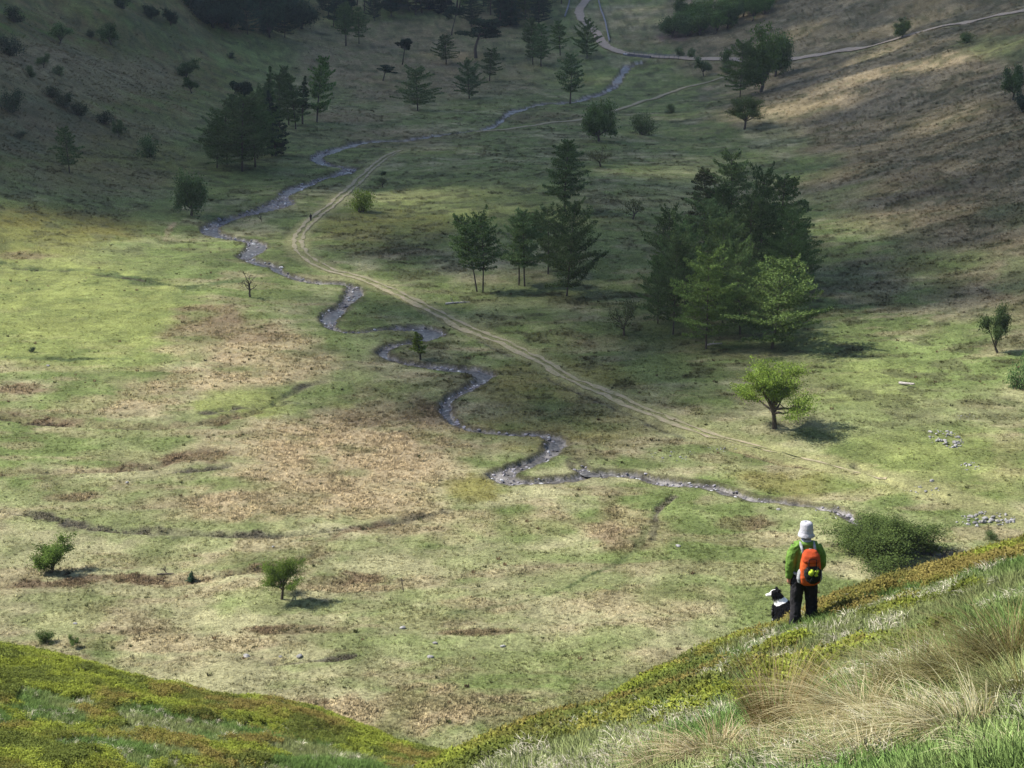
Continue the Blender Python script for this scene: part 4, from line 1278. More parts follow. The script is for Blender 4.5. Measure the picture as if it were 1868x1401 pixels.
 ("larch_tree", "tree", "broad0", 1310, 490, 350, 90, 'mid', "larch below the thin brownish one in the right wood"),
 ("larch_tree", "tree", "broad1", 1455, 530, 420, 80, 'mid', "rightmost larch of the wood, against the moor"),
 ("larch_tree", "tree", "broad0", 1200, 590, 480, 70, 'mid', "small larch at the left front corner of the right wood"),
 ("larch_tree", "tree", "broad1", 1000, 500, 385, 70, 'mid', "shorter larch behind the broadest one in the middle stand"),
 ("larch_tree", "tree", "broad0", 470, 290, 180, 70, 'mid', "larch between the largest one and the ivy-clad tree"),
 ("larch_tree", "tree", "broad1", 396, 306, 222, 70, 'mid', "low larch at the far left front of the left stand"),
 ("larch_tree", "tree", "broad0", 466, 305, 200, 84, 'mid', "larch filling the front right of the left stand"),
 ("larch_tree", "tree", "broad0", 488, 268, 168, 60, 'mid', "larch in the middle depth of the left stand"),
 ("larch_tree", "tree", "larch0", 540, 236, 150, 50, 'mid', "shorter larch before the back row of the left stand"),
 ("larch_tree", "tree", "larch1", 510, 240, 140, 40, 'mid', "larch behind the ivy-clad tree in the left stand"),
 ("larch_tree", "tree", "broad1", 1035, 300, 265, 44, 'mid', "small larch behind the tall lone one"),
 ("hawthorn_tree", "tree", "haw2", 1820, 644, 558, 52, 'mid', "upright thorn near the right picture edge above the lit pasture"),
 ("spreading_thorn", "tree", "spread", 1413, 782, 660, 138, 'yellow', "yellow-green spreading tree alone on the lit pasture"),
 ("hawthorn_tree", "tree", "bush2", 1872, 712, 640, 40, 'mid', "green tree cut by the right picture edge"),
 # near floor
 ("hawthorn_tree", "tree", "round1", 95, 1044, 982, 66, 'fresh', "rounded thorn tree on a short trunk at the left picture edge"),
 ("hawthorn_tree", "tree", "spread", 514, 1093, 1016, 84, 'fresh', "flat-topped thorn tree casting a long shadow on the near pasture"),
 ("juniper_bush", "bush", "spruce1", 348, 1056, 1036, 16, 'blue', "small upright juniper between the two near thorn trees"),
 ("sapling", "tree", "bare1", 303, 1046, 1022, 20, 'haw', "twiggy sapling growing beside a fallen branch on the near pasture"),
 ("hawthorn_bush", "bush", "bush0", 80, 1170, 1148, 34, 'haw', "low bush just above the near spur at the left"),
 ("hawthorn_tree", "tree", "haw1", 133, 1182, 1158, 22, 'haw', "small thorn bush above the near spur, right of the low bush"),
 ("hawthorn_tree", "tree", "wide", 1618, 1012, 940, 200, 'haw', "wide low green thorn tree beside the stream near the walker"),
 ("dead_tree", "tree", "bare0", 456, 542, 486, 36, 'haw', "dead twiggy tree on the pasture left of the stream"),
 ("dead_stump", "stump", "bare1", 477, 404, 386, 10, 'haw', "short dead stump beside the stream bend"),
 ("gorse_bush", "bush", "bush1", 59, 642, 632, 12, 'dark', "tiny round dark bush on the bright pasture at far left"),
 ("juniper_bush", "bush", "bush0", 1808, 984, 966, 26, 'mid', "small dark bush among stones near the right edge"),
]
for t in TREES:
    tree(*t)
# the dark wood along the top of the picture
KIND = {"larch": "larch", "spruc": "spruce", "pine0": "pine", "pine1": "pine", "pine2": "pine", "broad": "spreading larch", "round": "round-crowned tree", "haw0": "low thorn", "haw2": "broad thorn"}
def kind_of(sh):
    return KIND.get(sh[:5], KIND.get(sh, "tree"))
for i in range(46):
    px = 590 + i * 9.6 + random.uniform(-6, 6)
    row = random.choice([1, 2, 0])
    py = [12, 28, 44][row] + random.uniform(-7, 9)
    if 800 < px < 850 and py > 30: py -= 14
    if px > 985: py -= 16
    sh = random.choice(["larch0", "larch1", "spruce0", "pine2", "broad1", "pine0"])
    part = "left part" if px < 730 else ("middle" if px < 880 else "right part")
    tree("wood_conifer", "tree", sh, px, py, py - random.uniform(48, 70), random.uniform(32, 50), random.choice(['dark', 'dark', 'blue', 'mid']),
         "dark %s, %s row, %s of the shaded wood along the top edge" % (kind_of(sh), ("back", "middle", "front")[row], part), "trees of the shaded wood at the top edge")
for i in range(17):
    px = 362 + i * 11.5 + random.uniform(-5, 5)
    row = i % 3
    py = [28, 44, 60][row] + random.uniform(-6, 6) + (px - 450) * 0.06
    sh = random.choice(["round0", "round1", "broad0", "pine1"])
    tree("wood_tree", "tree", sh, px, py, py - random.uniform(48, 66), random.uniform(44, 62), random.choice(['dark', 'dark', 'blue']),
         "dark %s, %s row, %s half of the clump at top left" % (kind_of(sh), ("back", "middle", "front")[row], "left" if i < 9 else "right"),
         "trees of the dark clump at the top left")
for i in range(24):
    px = 1232 + i * 7.6 + random.uniform(-5, 5)
    lim = 88 - (px - 1250) * 0.40
    row = i % 3
    py = min(lim, 72) - row * 14 - random.uniform(0, 8)
    sh = random.choice(["round0", "round1", "haw0", "haw2"])
    part = "left part" if i < 8 else ("middle" if i < 16 else "right part")
    tree("wood_broadleaf", "tree", sh, px, py, py - random.uniform(32, 50), random.uniform(32, 48), random.choice(['larch', 'mid', 'larch']),
         "green %s, %s row, %s of the wood above the road at top right" % (kind_of(sh), ("front", "middle", "back")[row], part), "trees of the green wood at top right")
# ---------------------------------------------------------------- stones, logs, posts, walls, bridge
STONES = [stone_mesh("stone", 400 + i, 0.62, 2) for i in range(6)]
def on_ground(px, py):
    p, t = hit(px, py)
    return p[0], p[1], gz(p[0], p[1]), t

def pile(px, py, rx, ry, n, smin, smax_, label, hump=0.5):
    x, y, z, t = on_ground(px, py)
    o = empty("stone_pile", (x, y, z)); tag(o, label, "stones", "stone heaps on the pasture")
    wx = rx * t / F_PX; wy = ry * t / F_PX * 3.0
    for k in range(n):
        a = random.uniform(0, 6.28); q = math.sqrt(random.random())
        dx, dy = wx * q * math.cos(a), wy * q * math.sin(a)
        s = (smin + (smax_ - smin) * random.random() ** 2.2) * (1.35 - 0.6 * q)
        c = add_obj("stone", STONES[k % 6], STONE, o)
        c.location = (dx, dy, gz(x + dx, y + dy) - z + hump * (1 - q) * random.uniform(0.3, 1) + s * 0.02)
        c.rotation_euler = (random.uniform(-.4, .4), random.uniform(-.4, .4), random.uniform(0, 6.28))
        c.scale = (s, s * random.uniform(0.6, 1), s * random.uniform(0.7, 1.1))
pile(1725, 800, 30, 19, 60, 0.25, 0.75, "pale tumbled heap of stones on the lit pasture at right", 0.6)
pile(1768, 850, 22, 8, 22, 0.2, 0.5, "small line of stones below the tumbled heap", 0.1)
pile(1800, 948, 58, 12, 60, 0.3, 0.8, "broad stone spread beside the stream at the right edge", 0.2)
pile(1722, 1006, 20, 10, 26, 0.25, 0.6, "stones right of the wide low thorn tree", 0.15)
pile(1520, 934, 34, 12, 40, 0.15, 0.4, "stony shore at the end of the visible stream above the walker", 0.05)
pile(1690, 893, 40, 8, 18, 0.2, 0.45, "scatter of stones below the faded end of the track", 0.05)
pile(1230, 832, 46, 12, 26, 0.15, 0.4, "stony patch between the stream and the track", 0.05)
pile(1320, 818, 30, 8, 16, 0.15, 0.4, "few stones on the upper edge of the track below the yellow-green tree", 0.05)
pile(1765, 762, 20, 8, 12, 0.15, 0.35, "faint stones above the tumbled heap", 0.0)

def boulder(px, py, wpx, label, k, dark=False):
    x, y, z, t = on_ground(px, py)
    s = wpx * t / F_PX
    o = add_obj("boulder", STONES[k % 6], STONE, None, (x, y, z + s * 0.1))
    o.scale = (s, s * 0.8, s * 0.75); o.rotation_euler = (random.uniform(-.3, .3), random.uniform(-.3, .3), random.uniform(0, 6.28))
    tag(o, label, "boulder", "single boulders on the valley floor")
for k, b in enumerate([(785, 1199, 13, "grey boulder, the lower of two near the brown rush strip"), (794, 1174, 12, "grey boulder just above another below the brown rush strip"),
                       (917, 1180, 11, "whitish angular boulder right of the boulder pair"), (1237, 997, 11, "single pale flat stone on the pasture left of the walker"),
                       (735, 1146, 13, "low flat stone left of the boulder pair"), (546, 1198, 15, "flat stone beside the small rush hollow near the spur"),
                       (512, 1199, 9, "smaller flat stone left of the one near the spur"), (450, 1198, 14, "pale flat stone leftmost near the spur"),
                       (137, 1138, 9, "small stone left on the near pasture"), (88, 668, 8, "white stone on the bright pasture at far left"),
                       (232, 881, 8, "pale stone on the pasture below the long rush runnel"), (1700, 878, 10, "pale stone beside the fading track"),
                       (498, 998, 8, "pale stone above the flat-topped thorn tree"), (1420, 930, 9, "stone beside the stream above the walker")]):
    boulder(b[0], b[1], b[2], b[3], k)

LOGM = plain_mat("weathered log", (0.34, 0.31, 0.29), 0.9, 0.35, 5.0, 0.3)
DEADM = plain_mat("dead wood", (0.10, 0.085, 0.07), 0.95, 0.3, 5.0, 0.3)
def log(name, px, py, L, rad, az, label, mat, stubs=3, rise=0.1):
    x, y, z, t = on_ground(px, py)
    o = empty(name, (x, y, z + rad * 0.7), az); tag(o, label, "log")
    rs = np.random.default_rng(int(px))
    b = bend((-L / 2, 0, 0), (1, 0, rise), L, 7, rs, 0.05)
    for i in range(len(b)):
        wx = x + b[i, 0] * math.cos(az); wy = y + b[i, 0] * math.sin(az)
        b[i, 2] = b[i, 2] * 0.5 + gz(wx, wy) - z
    v, q = tube(b, rad * np.linspace(1.1, 0.55, 8), 8)
    add_obj("stem", mesh_np("log_stem", v, q, smooth=True), mat, o)
    for k in range(stubs):
        i = rs.integers(2, 8)
        c = bend(b[i], (rs.normal(), rs.normal(), rs.uniform(.3, 1)), L * rs.uniform(.12, .3), 3, rs, .2)
        v, q = tube(c, rad * np.linspace(0.4, 0.12, 4), 5)
        add_obj("branch", mesh_np("log_branch", v, q, smooth=True), mat, o)
log("fallen_log", 838, 553, 5.2, 0.2, 0.06, "long fallen log lying above the track near the middle stand", LOGM)
log("fallen_log", 1655, 704, 2.6, 0.22, -0.7, "short pale fallen log on the lit pasture at right", LOGM, 2, 0.4)
log("fallen_log", 1302, 632, 3.0, 0.16, -0.5, "pale log at the foot of the right wood", LOGM, 3, 0.3)
log("fallen_branch", 303, 1048, 1.9, 0.09, 0.1, "dark fallen branch beside the twiggy sapling", DEADM, 3, 0.1)
log("fallen_branch", 1660, 708, 1.0, 0.06, 0.2, "thin dark branch beside the short pale log", DEADM, 1, 0.0)

def post(px, py, top, label):
    x, y, z, t = on_ground(px, py)
    h = (py - top) * t / F_PX / math.cos(PITCH)
    o = empty("leaning_post", (x, y, z)); tag(o, label, "post")
    v, q = tube([(0, 0, -.1), (-.05 * h, 0, h * .5), (-.14 * h, 0, h)], [.055, .05, .04], 7)
    add_obj("stake", mesh_np("stake", v, q), DEADM, o)
    v, q = tube([(-.30 * h, .03, h * .86), (-.12 * h, .05, h * .80), (.10 * h, .03, h * .82)], [.03, .035, .025], 6)
    add_obj("cross_piece", mesh_np("cross_piece", v, q), DEADM, o)
post(736, 1079, 1054, "dark leaning post with a short cross piece on the near pasture")

# dry stone walls either side of the far road
WALLM = plain_mat("dry stone wall", (0.20, 0.20, 0.215), 0.95, 0.4, 1.2, 0.5)
def wall(pts, label, h=1.1, w=0.7):
    ln = world_line(pts)
    t = np.gradient(ln[:, :2], axis=0); t /= np.linalg.norm(t, axis=1)[:, None] + 1e-9
    nr = np.column_stack([-t[:, 1], t[:, 0]])
    z = base_h(ln[:, 0], ln[:, 1]); n = len(ln)
    top = z + h + 0.12 * fbm(ln[:, 0] / 1.5, ln[:, 1] / 1.5, 2, 7)
    L0 = np.column_stack([ln[:, :2] - nr * w / 2, z - .4]); L1 = np.column_stack([ln[:, :2] - nr * w * .38, top])
    R1 = np.column_stack([ln[:, :2] + nr * w * .38, top]); R0 = np.column_stack([ln[:, :2] + nr * w / 2, z - .4])
    i = np.arange(n - 1)
    q = np.vstack([np.stack([a * n + i, a * n + i + 1, (a + 1) * n + i + 1, (a + 1) * n + i], -1) for a in range(3)])
    o = add_obj("stone_wall", mesh_np("stone_wall", np.vstack([L0, L1, R1, R0]), q), WALLM)
    tag(o, label, "wall")
wall([(1092, 2), (1098, 24), (1106, 50), (1112, 78)], "grey stone wall climbing right of the far road bend")
wall([(1040, -4), (1036, 14), (1030, 32)], "short grey stone wall left of the far road bend")

# road bridge over the stream at the head of the valley
def bridge():
    i0 = int(np.argmin(np.hypot(ROAD[:, 0] - hit(1140, 100)[0][0], ROAD[:, 1] - hit(1140, 100)[0][1])))
    i1 = int(np.argmin(np.hypot(ROAD[:, 0] - hit(1252, 106)[0][0], ROAD[:, 1] - hit(1252, 106)[0][1])))
    seg = ROAD[i0:i1 + 1, :2]
    s = np.concatenate([[0], np.cumsum(np.hypot(*np.diff(seg, axis=0).T))])
    S = np.linspace(0, s[-1], 60)
    c = np.column_stack([np.interp(S, s, seg[:, 0]), np.interp(S, s, seg[:, 1])])
    t = np.gradient(c, axis=0); t /= np.linalg.norm(t, axis=1)[:, None]
    nr = np.column_stack([t[:, 1], -t[:, 0]])       # towards the camera
    if nr[:, 1].mean() > 0: nr = -nr
    zt = base_h(c[:, 0], c[:, 1]) + 0.35
    o = empty("road_bridge", (c[20, 0], c[20, 1], float(zt[20]))); tag(o, "low stone road bridge with railings over the stream at the valley head", "bridge")
    org = np.array([c[20, 0], c[20, 1], float(zt[20])])
    k = 30
    mid = S[13]; rad = 1.5
    V, Q = [], []
    for j in range(k):
        d = S[j] - mid
        foot = float(base_h(np.array([c[j, 0] + nr[j, 0] * 4]), np.array([c[j, 1] + nr[j, 1] * 4]))[0]) - 2.6
        zb = foot
        if abs(d) < rad: zb = zt[j] - 3.0 + 0.2 + math.sqrt(rad * rad - d * d)
        for (off, zz) in ((2.9, zb), (2.9, zt[j] + 0.35), (2.3, zt[j] + 0.35), (2.3, zb)):
            V.append([c[j, 0] + nr[j, 0] * off, c[j, 1] + nr[j, 1] * off, zz])
    for j in range(k - 1):
        for a in range(4):
            b = (a + 1) % 4
            Q.append((4 * j + a, 4 * j + b, 4 * j + 4 + b, 4 * j + 4 + a))
    add_obj("wing_wall", mesh_np("wing_wall", np.array(V) - org, Q), plain_mat("dark masonry", (0.075, 0.075, 0.085), 0.95, 0.35, 1.0, 0.4), o)
    RAIL = plain_mat("rail timber", (0.16, 0.16, 0.17), 0.9, 0.2, 2.0)
    for side in (1, -1):
        pts = []
        for j in range(2, 58, 5):
            p = np.array([c[j, 0] + nr[j, 0] * 2.5 * side, c[j, 1] + nr[j, 1] * 2.5 * side, zt[j]]) - org
            v, q = tube([p + (0, 0, -.6), p + (0, 0, 1.25)], [.11, .11], 5)
            add_obj("post", mesh_np("rail_post", v, q), RAIL, o); pts.append(p)
        for hh in (0.6, 1.15):
            v, q = tube(np.array(pts) + (0, 0, hh), np.full(len(pts), .07), 5)
            add_obj("rail", mesh_np("rail", v, q), RAIL, o)
    add_obj("kerb_stone", mesh_np("kerb_stone", *[np.array(a) if i_ else np.array(a) - org for i_, a in enumerate(
        tube(np.column_stack([c[:6] + nr[:6] * 2.6, zt[:6] + .1]), np.full(6, .35), 6))]), plain_mat("white stone", (0.62, 0.62, 0.63), 0.9, 0.15, 3.0), o)
bridge()

# ---------------------------------------------------------------- broken cloud high to the left: its shade lies over the head of the valley
def project(x, y, z):
    cp, sp = math.cos(PITCH), math.sin(PITCH)
    dz = z - CAMZ
    d = y * cp - dz * sp; v = y * sp + dz * cp
    return W_PX / 2 + F_PX * x / d, H_PX / 2 - F_PX * v / d
def shade(px, py):
    yb = np.interp(px, [-900, 0, 250, 330, 450, 540, 600, 700, 800, 900, 1050, 1200, 1300, 1370, 1450, 1600, 1868, 2800],
                   [375, 375, 398, 418, 432, 510, 625, 730, 780, 822, 842, 828, 785, 690, 628, 605, 612, 612])
    s = 0.992 * sstep(46, -46, py - yb)
    def ell(cx, cy, rx, ry):
        return np.exp(-((px - cx) / rx) ** 2 - ((py - cy) / ry) ** 2)
    tongue = sstep(430, 560, py) * sstep(540, 640, px) * sstep(1420, 1280, px)
    s = s * (1 - 0.18 * tongue)
    s = s * (1 - 0.55 * ell(840, 388, 200, 38)) * (1 - 0.55 * ell(560, 410, 130, 45)) * (1 - 0.12 * ell(1600, 150, 260, 70))
    s = s * (1 - 0.35 * ell(1420, 570, 70, 60)) * (1 - 0.10 * ell(1300, 290, 160, 60)) * (1 - 0.12 * ell(1700, 450, 260, 120))
    s = s * (1 - 0.5 * ell(720, 520, 120, 30))
    return np.clip(s, 0, 0.99)
def cloud():
    sp = 8.0
    gx, gy = np.meshgrid(np.arange(-460, 460, sp), np.arange(120, 1500, sp))
    x = gx.ravel() + rng.uniform(-sp / 2, sp / 2, gx.size); y = gy.ravel() + rng.uniform(-sp / 2, sp / 2, gx.size)
    z = valley_h(x, y)
    px, py = project(x, y, z)
    s = shade(px, py)
    p = -np.log(1 - s) / 3.5
    n = rng.poisson(p)
    x, y, z = np.repeat(x, n), np.repeat(y, n), np.repeat(z, n)
    m = len(x)
    x = x + rng.normal(0, 4, m); y = y + rng.normal(0, 4, m)
    t = (2000 + rng.normal(0, 70, m)) / SUN.z
    P = np.column_stack([x + SUN.x * t, y + SUN.y * t, z + SUN.z * t])
    CM = plain_mat("cloud", (0.9, 0.9, 0.9), 1.0, 0.02, 0.02, 0, 0.0)
    scatter("cloud", P, rng.uniform(15, 22, m), rots(m, .5), np.ones((m, 3)), rng.integers(0, 3, m), [stone_mesh("cloud_puff", 800 + i, 0.95, 1) for i in range(3)], CM,
            "broken white cloud high over the left hillside, shading the valley head")
cloud()

# ---------------------------------------------------------------- haze
def haze():
    bm = bmesh.new(); bmesh.ops.create_cube(bm, size=1.0)
    me = bpy.data.meshes.new("haze"); bm.to_mesh(me); bm.free()
    o = add_obj("haze", me); o.scale = (5400, 5400, 186); o.location = (0, 0, 186 / 2 - 4.5)
    m = bpy.data.materials.new("valley haze"); m.use_nodes = True
    nt = m.node_tree; nt.nodes.clear()
    out = nnode(nt, "ShaderNodeOutputMaterial"); v = nnode(nt, "ShaderNodeVolumePrincipled")
    v.inputs["Color"].default_value = (0.80, 0.87, 1.0, 1); v.inputs["Density"].default_value = 0.000045
    v.inputs["Anisotropy"].default_value = 0.1
    nt.links.new(v.outputs[0], out.inputs["Volume"])
    me.materials.append(m)
    tag(o, "thin bluish haze filling the valley air", kind="stuff")
haze()
# ---------------------------------------------------------------- walker and dog
def remeshed(name, V, Q, voxel, smooth=2):
    me = mesh_np(name + "_tmp", V, Q)
    bm = bmesh.new(); bm.from_mesh(me); bmesh.ops.holes_fill(bm, edges=[e for e in bm.edges if e.is_boundary]); bmesh.ops.recalc_face_normals(bm, faces=bm.faces)
    bm.to_mesh(me); bm.free()
    o = bpy.data.objects.new(name + "_tmp", me); COL.objects.link(o)
    r = o.modifiers.new("r", 'REMESH'); r.mode = 'VOXEL'; r.voxel_size = voxel
    if smooth:
        s = o.modifiers.new("s", 'SMOOTH'); s.iterations = smooth; s.factor = 0.5
    dg = bpy.context.evaluated_depsgraph_get()
    out = bpy.data.meshes.new_from_object(o.evaluated_get(dg)); out.name = name
    bpy.data.objects.remove(o); bpy.data.meshes.remove(me)
    out.polygons.foreach_set("use_smooth", np.ones(len(out.polygons), bool))
    return out

def crease(me, amp, scale, seed):
    """soft folds in cloth: push the surface in and out along its normals"""
    n = len(me.vertices)
    co = np.empty(n * 3, np.float32); me.vertices.foreach_get("co", co); co = co.reshape(-1, 3)
    no = np.empty(n * 3, np.float32); me.vertices.foreach_get("normal", no); no = no.reshape(-1, 3)
    f = fbm(co[:, 0] * scale + co[:, 1] * scale * .6, co[:, 2] * scale * 1.5 - co[:, 1] * scale * .5, 3, seed)
    g = 1 - np.abs(fbm(co[:, 0] * scale * 1.3 - co[:, 2] * scale * .8, co[:, 2] * scale * .9 + co[:, 1] * scale, 2, seed + 5)) * 2
    co = co + no * ((f * .6 + g * .5) * amp)[:, None]
    me.vertices.foreach_set("co", co.astype(np.float32).ravel()); me.update()
    return me

def rings(sec, seg=16):
    """stacked horizontal ellipses (x, y, z, rx, ry[, power])"""
    V, Q = [], []
    for s in sec:
        x, y, z, rx, ry = s[:5]; pw = s[5] if len(s) > 5 else 1.0
        for k in range(seg):
            a = 2 * math.pi * k / seg
            c, q = math.cos(a), math.sin(a)
            V.append((x + rx * math.copysign(abs(c) ** pw, c), y + ry * math.copysign(abs(q) ** pw, q), z))
    for i in range(len(sec) - 1):
        for k in range(seg):
            k2 = (k + 1) % seg
            Q.append((i * seg + k, i * seg + k2, (i + 1) * seg + k2, (i + 1) * seg + k))
    return np.array(V, float), np.array(Q)

def limb(pts, rad, seg=10):
    pts = np.array(pts, float); n = len(pts)
    u = np.linspace(0, n - 1, (n - 1) * 4 + 1)
    P = np.stack([np.interp(u, np.arange(n), pts[:, j]) for j in range(3)], 1)
    P[1:-1] = 0.25 * P[:-2] + 0.5 * P[1:-1] + 0.25 * P[2:]
    return tube(P, np.interp(u, np.arange(n), rad), seg)

def hand(wrist, d, side, thumb):
    """palm and five separate curled fingers below the wrist; d points down the hand, side across the palm"""
    w = np.array(wrist, float); d = np.array(d, float); d /= np.linalg.norm(d)
    s = np.array(side, float); s -= d * (d @ s); s /= np.linalg.norm(s)
    n = np.cross(d, s)
    parts = [limb([w - d * .03, w + d * .03, w + d * .085], [.026, .034, .034])]
    for k, (o, L) in enumerate(((-.030, .070), (-.010, .080), (.010, .075), (.028, .060))):
        b = w + d * .075 + s * o
        parts.append(limb([b, b + d * L * .5 + n * .012, b + d * L * .85 + n * .035], [.011, .010, .008], 7))
    b = w + d * .03 + s * (-.03 * thumb)
    parts.append(limb([b, b + d * .03 + s * (-.028 * thumb) + n * .01, b + d * .06 + s * (-.03 * thumb) + n * .02], [.013, .011, .009], 7))
    return parts

def cloth(name, col, fold=14.0, bump=0.5, rough=0.9, var=0.18):
    m, nt, b = new_mat(name)
    tc = nnode(nt, "ShaderNodeTexCoord")
    n = noise(nt, fold, 4, 0.55, tc.outputs["Object"])
    rgb = nnode(nt, "ShaderNodeRGB"); rgb.outputs[0].default_value = (*col, 1)
    nt.links.new(mul_color(nt, rgb.outputs[0], ramp(nt, n.outputs["Fac"], .3, .7, 1 - var, 1 + var)), b.inputs["Base Color"])
    bp = nnode(nt, "ShaderNodeBump"); bp.inputs["Strength"].default_value = bump; bp.inputs["Distance"].default_value = 0.03
    nt.links.new(n.outputs["Fac"], bp.inputs["Height"]); nt.links.new(bp.outputs[0], b.inputs["Normal"])
    b.inputs["Roughness"].default_value = rough
    return m

def walker():
    p, t = hit_near(1463, 1143)
    x, y = p[0], p[1]
    z = gz(x, y)
    hgt = (1143 - 953) * t / F_PX / math.cos(R(21))
    o = empty("person", (x, y, z - 0.02), R(6)); k = hgt / 1.80
    o.scale = (k, k, k)
    tag(o, "person in green jacket and pale sun hat standing with back turned on the slope", "person")
    SK = plain_mat("skin", (0.36, 0.17, 0.11), 0.6, 0.12, 30, 0, 0.3)
    shl, shr = np.array((-.185, 0, 1.40)), np.array((.185, 0, 1.40))
    ell, elr = np.array((-.250, -.03, 1.12)), np.array((.262, -.04, 1.13))
    wrl, wrr = np.array((-.245, .02, .865)), np.array((.225, .07, .905))
    hpl, hpr = np.array((-.095, 0, .90)), np.array((.095, 0, .90))
    knl, knr = np.array((-.115, .02, .48)), np.array((.135, .03, .50))
    anl, anr = np.array((-.120, -.02, .09)), np.array((.165, .02, .11))
    # body: one continuous figure
    B = [rings([(0, .01, .84, .13, .09), (0, 0, .95, .145, .10), (0, 0, 1.10, .13, .095), (0, 0, 1.28, .16, .11), (0, 0, 1.40, .15, .095), (0, .0, 1.46, .07, .06)]),
         limb([(0, 0, 1.42), (0, .015, 1.50), (0, .03, 1.56)], [.058, .054, .056]),
         rings([(0, .03, 1.52, .045, .05), (0, .035, 1.56, .068, .085), (0, .035, 1.62, .076, .098), (0, .03, 1.68, .074, .096), (0, .02, 1.74, .05, .07), (0, .015, 1.76, .015, .02)]),
         limb([(0, .12, 1.635), (0, .145, 1.615), (0, .13, 1.60)], [.012, .016, .012], 6),       # nose
         limb([(-.074, .03, 1.66), (-.082, .025, 1.635), (-.076, .03, 1.605)], [.012, .016, .01], 6), limb([(.074, .03, 1.66), (.082, .025, 1.635), (.076, .03, 1.605)], [.012, .016, .01], 6),
         limb([shl + (.03, 0, -.04), ell, wrl], [.048, .042, .030]), limb([shr + (-.03, 0, -.04), elr, wrr], [.048, .042, .030]), limb([(-.15, 0, 1.37), (0, 0, 1.41), (.15, 0, 1.37)], [.045, .06, .045]),
         limb([hpl, knl, anl], [.085, .058, .042]), limb([hpr, knr, anr], [.085, .058, .042])]
    B += hand(wrl, (0.02, .08, -1), (0, 1, 0), -1) + hand(wrr, (-.10, .30, -1), (0.3, 1, 0), -1)
    add_obj("body", remeshed("person_body", *merge(B), 0.008, 1), SK, o)
    # trousers
    T = [rings([(0, .01, .80, .150, .115), (0, 0, .90, .170, .128), (0, 0, 1.00, .165, .122), (0, 0, 1.06, .158, .118)]),
         limb([hpl + (0, 0, .02), (hpl + knl) / 2, knl, (knl + anl) / 2, anl + (0, 0, -.02)], [.120, .112, .094, .092, .104]),
         limb([hpr + (0, 0, .02), (hpr + knr) / 2, knr, (knr + anr) / 2, anr + (0, 0, -.02)], [.120, .112, .094, .092, .104])]
    tr = add_obj("trousers", crease(remeshed("trousers", *merge(T), 0.012, 3), .013, 7.0, 3), cloth("charcoal trouser cloth", (0.022, 0.021, 0.024), 9, .9), o)
    # jacket with sleeves and collar
    J = [rings([(0, 0, .97, .172, .128), (0, 0, 1.08, .178, .132), (0, 0, 1.24, .192, .135), (0, 0, 1.36, .190, .125), (0, 0, 1.43, .140, .10), (0, .01, 1.475, .085, .08)], 20),
         limb([shl + (.03, 0, -.02), (shl + ell) / 2 + (-.012, 0, 0), ell, (ell + wrl) / 2, wrl], [.100, .092, .078, .068, .054]),
         limb([shr + (-.03, 0, -.02), (shr + elr) / 2 + (.012, 0, 0), elr, (elr + wrr) / 2, wrr], [.100, .092, .078, .068, .054]),
         limb([(-.17, 0, 1.385), (0, -.01, 1.42), (.17, 0, 1.385)], [.088, .09, .088])]
    add_obj("jacket", crease(remeshed("jacket", *merge(J), 0.012, 3), .014, 7.0, 13), cloth("green jacket cloth", (0.105, 0.190, 0.036), 8, 1.0, var=.25), o)
    add_obj("hood", remeshed("hood", *rings([(0, -.03, 1.40, .09, .05), (0, -.055, 1.43, .125, .06), (0, -.05, 1.47, .118, .06), (0, -.03, 1.49, .09, .05)]), 0.012, 2),
            cloth("green hood cloth", (0.120, 0.215, 0.042), 9, .8), o)
    add_obj("scarf", remeshed("scarf", *rings([(0, .0, 1.455, .082, .078), (0, .0, 1.49, .088, .082), (0, .01, 1.525, .076, .074), (0, .01, 1.54, .06, .06)]), 0.010, 1),
            cloth("grey scarf", (0.30, 0.31, 0.36), 30, .6, var=.35), o)
    add_obj("hair", remeshed("hair", *rings([(0, .005, 1.545, .06, .06), (0, .012, 1.58, .080, .092), (0, .014, 1.64, .086, .10), (0, .014, 1.68, .084, .10)]), 0.010, 1),
            plain_mat("hair", (0.07, 0.055, 0.045), .8, .3, 60), o)
    # sun hat: flared brim, tall soft crown
    prof = [(.143, 1.565), (.145, 1.572), (.130, 1.605), (.116, 1.640), (.113, 1.69), (.108, 1.755), (.097, 1.785), (.064, 1.797), (.0, 1.80)]
    hs = [(0.004 * math.sin(i * 2), .02, zz, max(r_ * .92, .002), max(r_ * .92, .002) * 1.10) for i, (r_, zz) in enumerate(prof)]
    hv, hq = rings(hs, 28)
    hatm = cloth("pale hat cloth", (0.38, 0.375, 0.41), 16, .5, var=.1)
    me = mesh_np("sun_hat", hv, hq, smooth=True)
    h = add_obj("sun_hat", me, hatm, o)
    sm = h.modifiers.new("thickness", 'SOLIDIFY'); sm.thickness = 0.006
    add_obj("hat_band", mesh_np("hat_band", *rings([(0, .02, 1.642, .1095, .1195), (0, .02, 1.668, .1075, .1175)], 28), smooth=True), cloth("hat band", (0.45, 0.45, 0.50), 20, .3), h)
    # boots
    for a, nm in ((anl, 0), (anr, 1)):
        b = [rings([(a[0], a[1] + .05, a[2] - .10, .048, .135, .8), (a[0], a[1] + .05, a[2] - .05, .050, .138, .8), (a[0], a[1] + .03, a[2] + .0, .046, .10), (a[0], a[1], a[2] + .06, .05, .06)], 16)]
        add_obj("boot", remeshed("boot", *merge(b), 0.012, 1), plain_mat("boot leather %d" % nm, (0.10, 0.085, 0.075), .8, .2, 20), o)
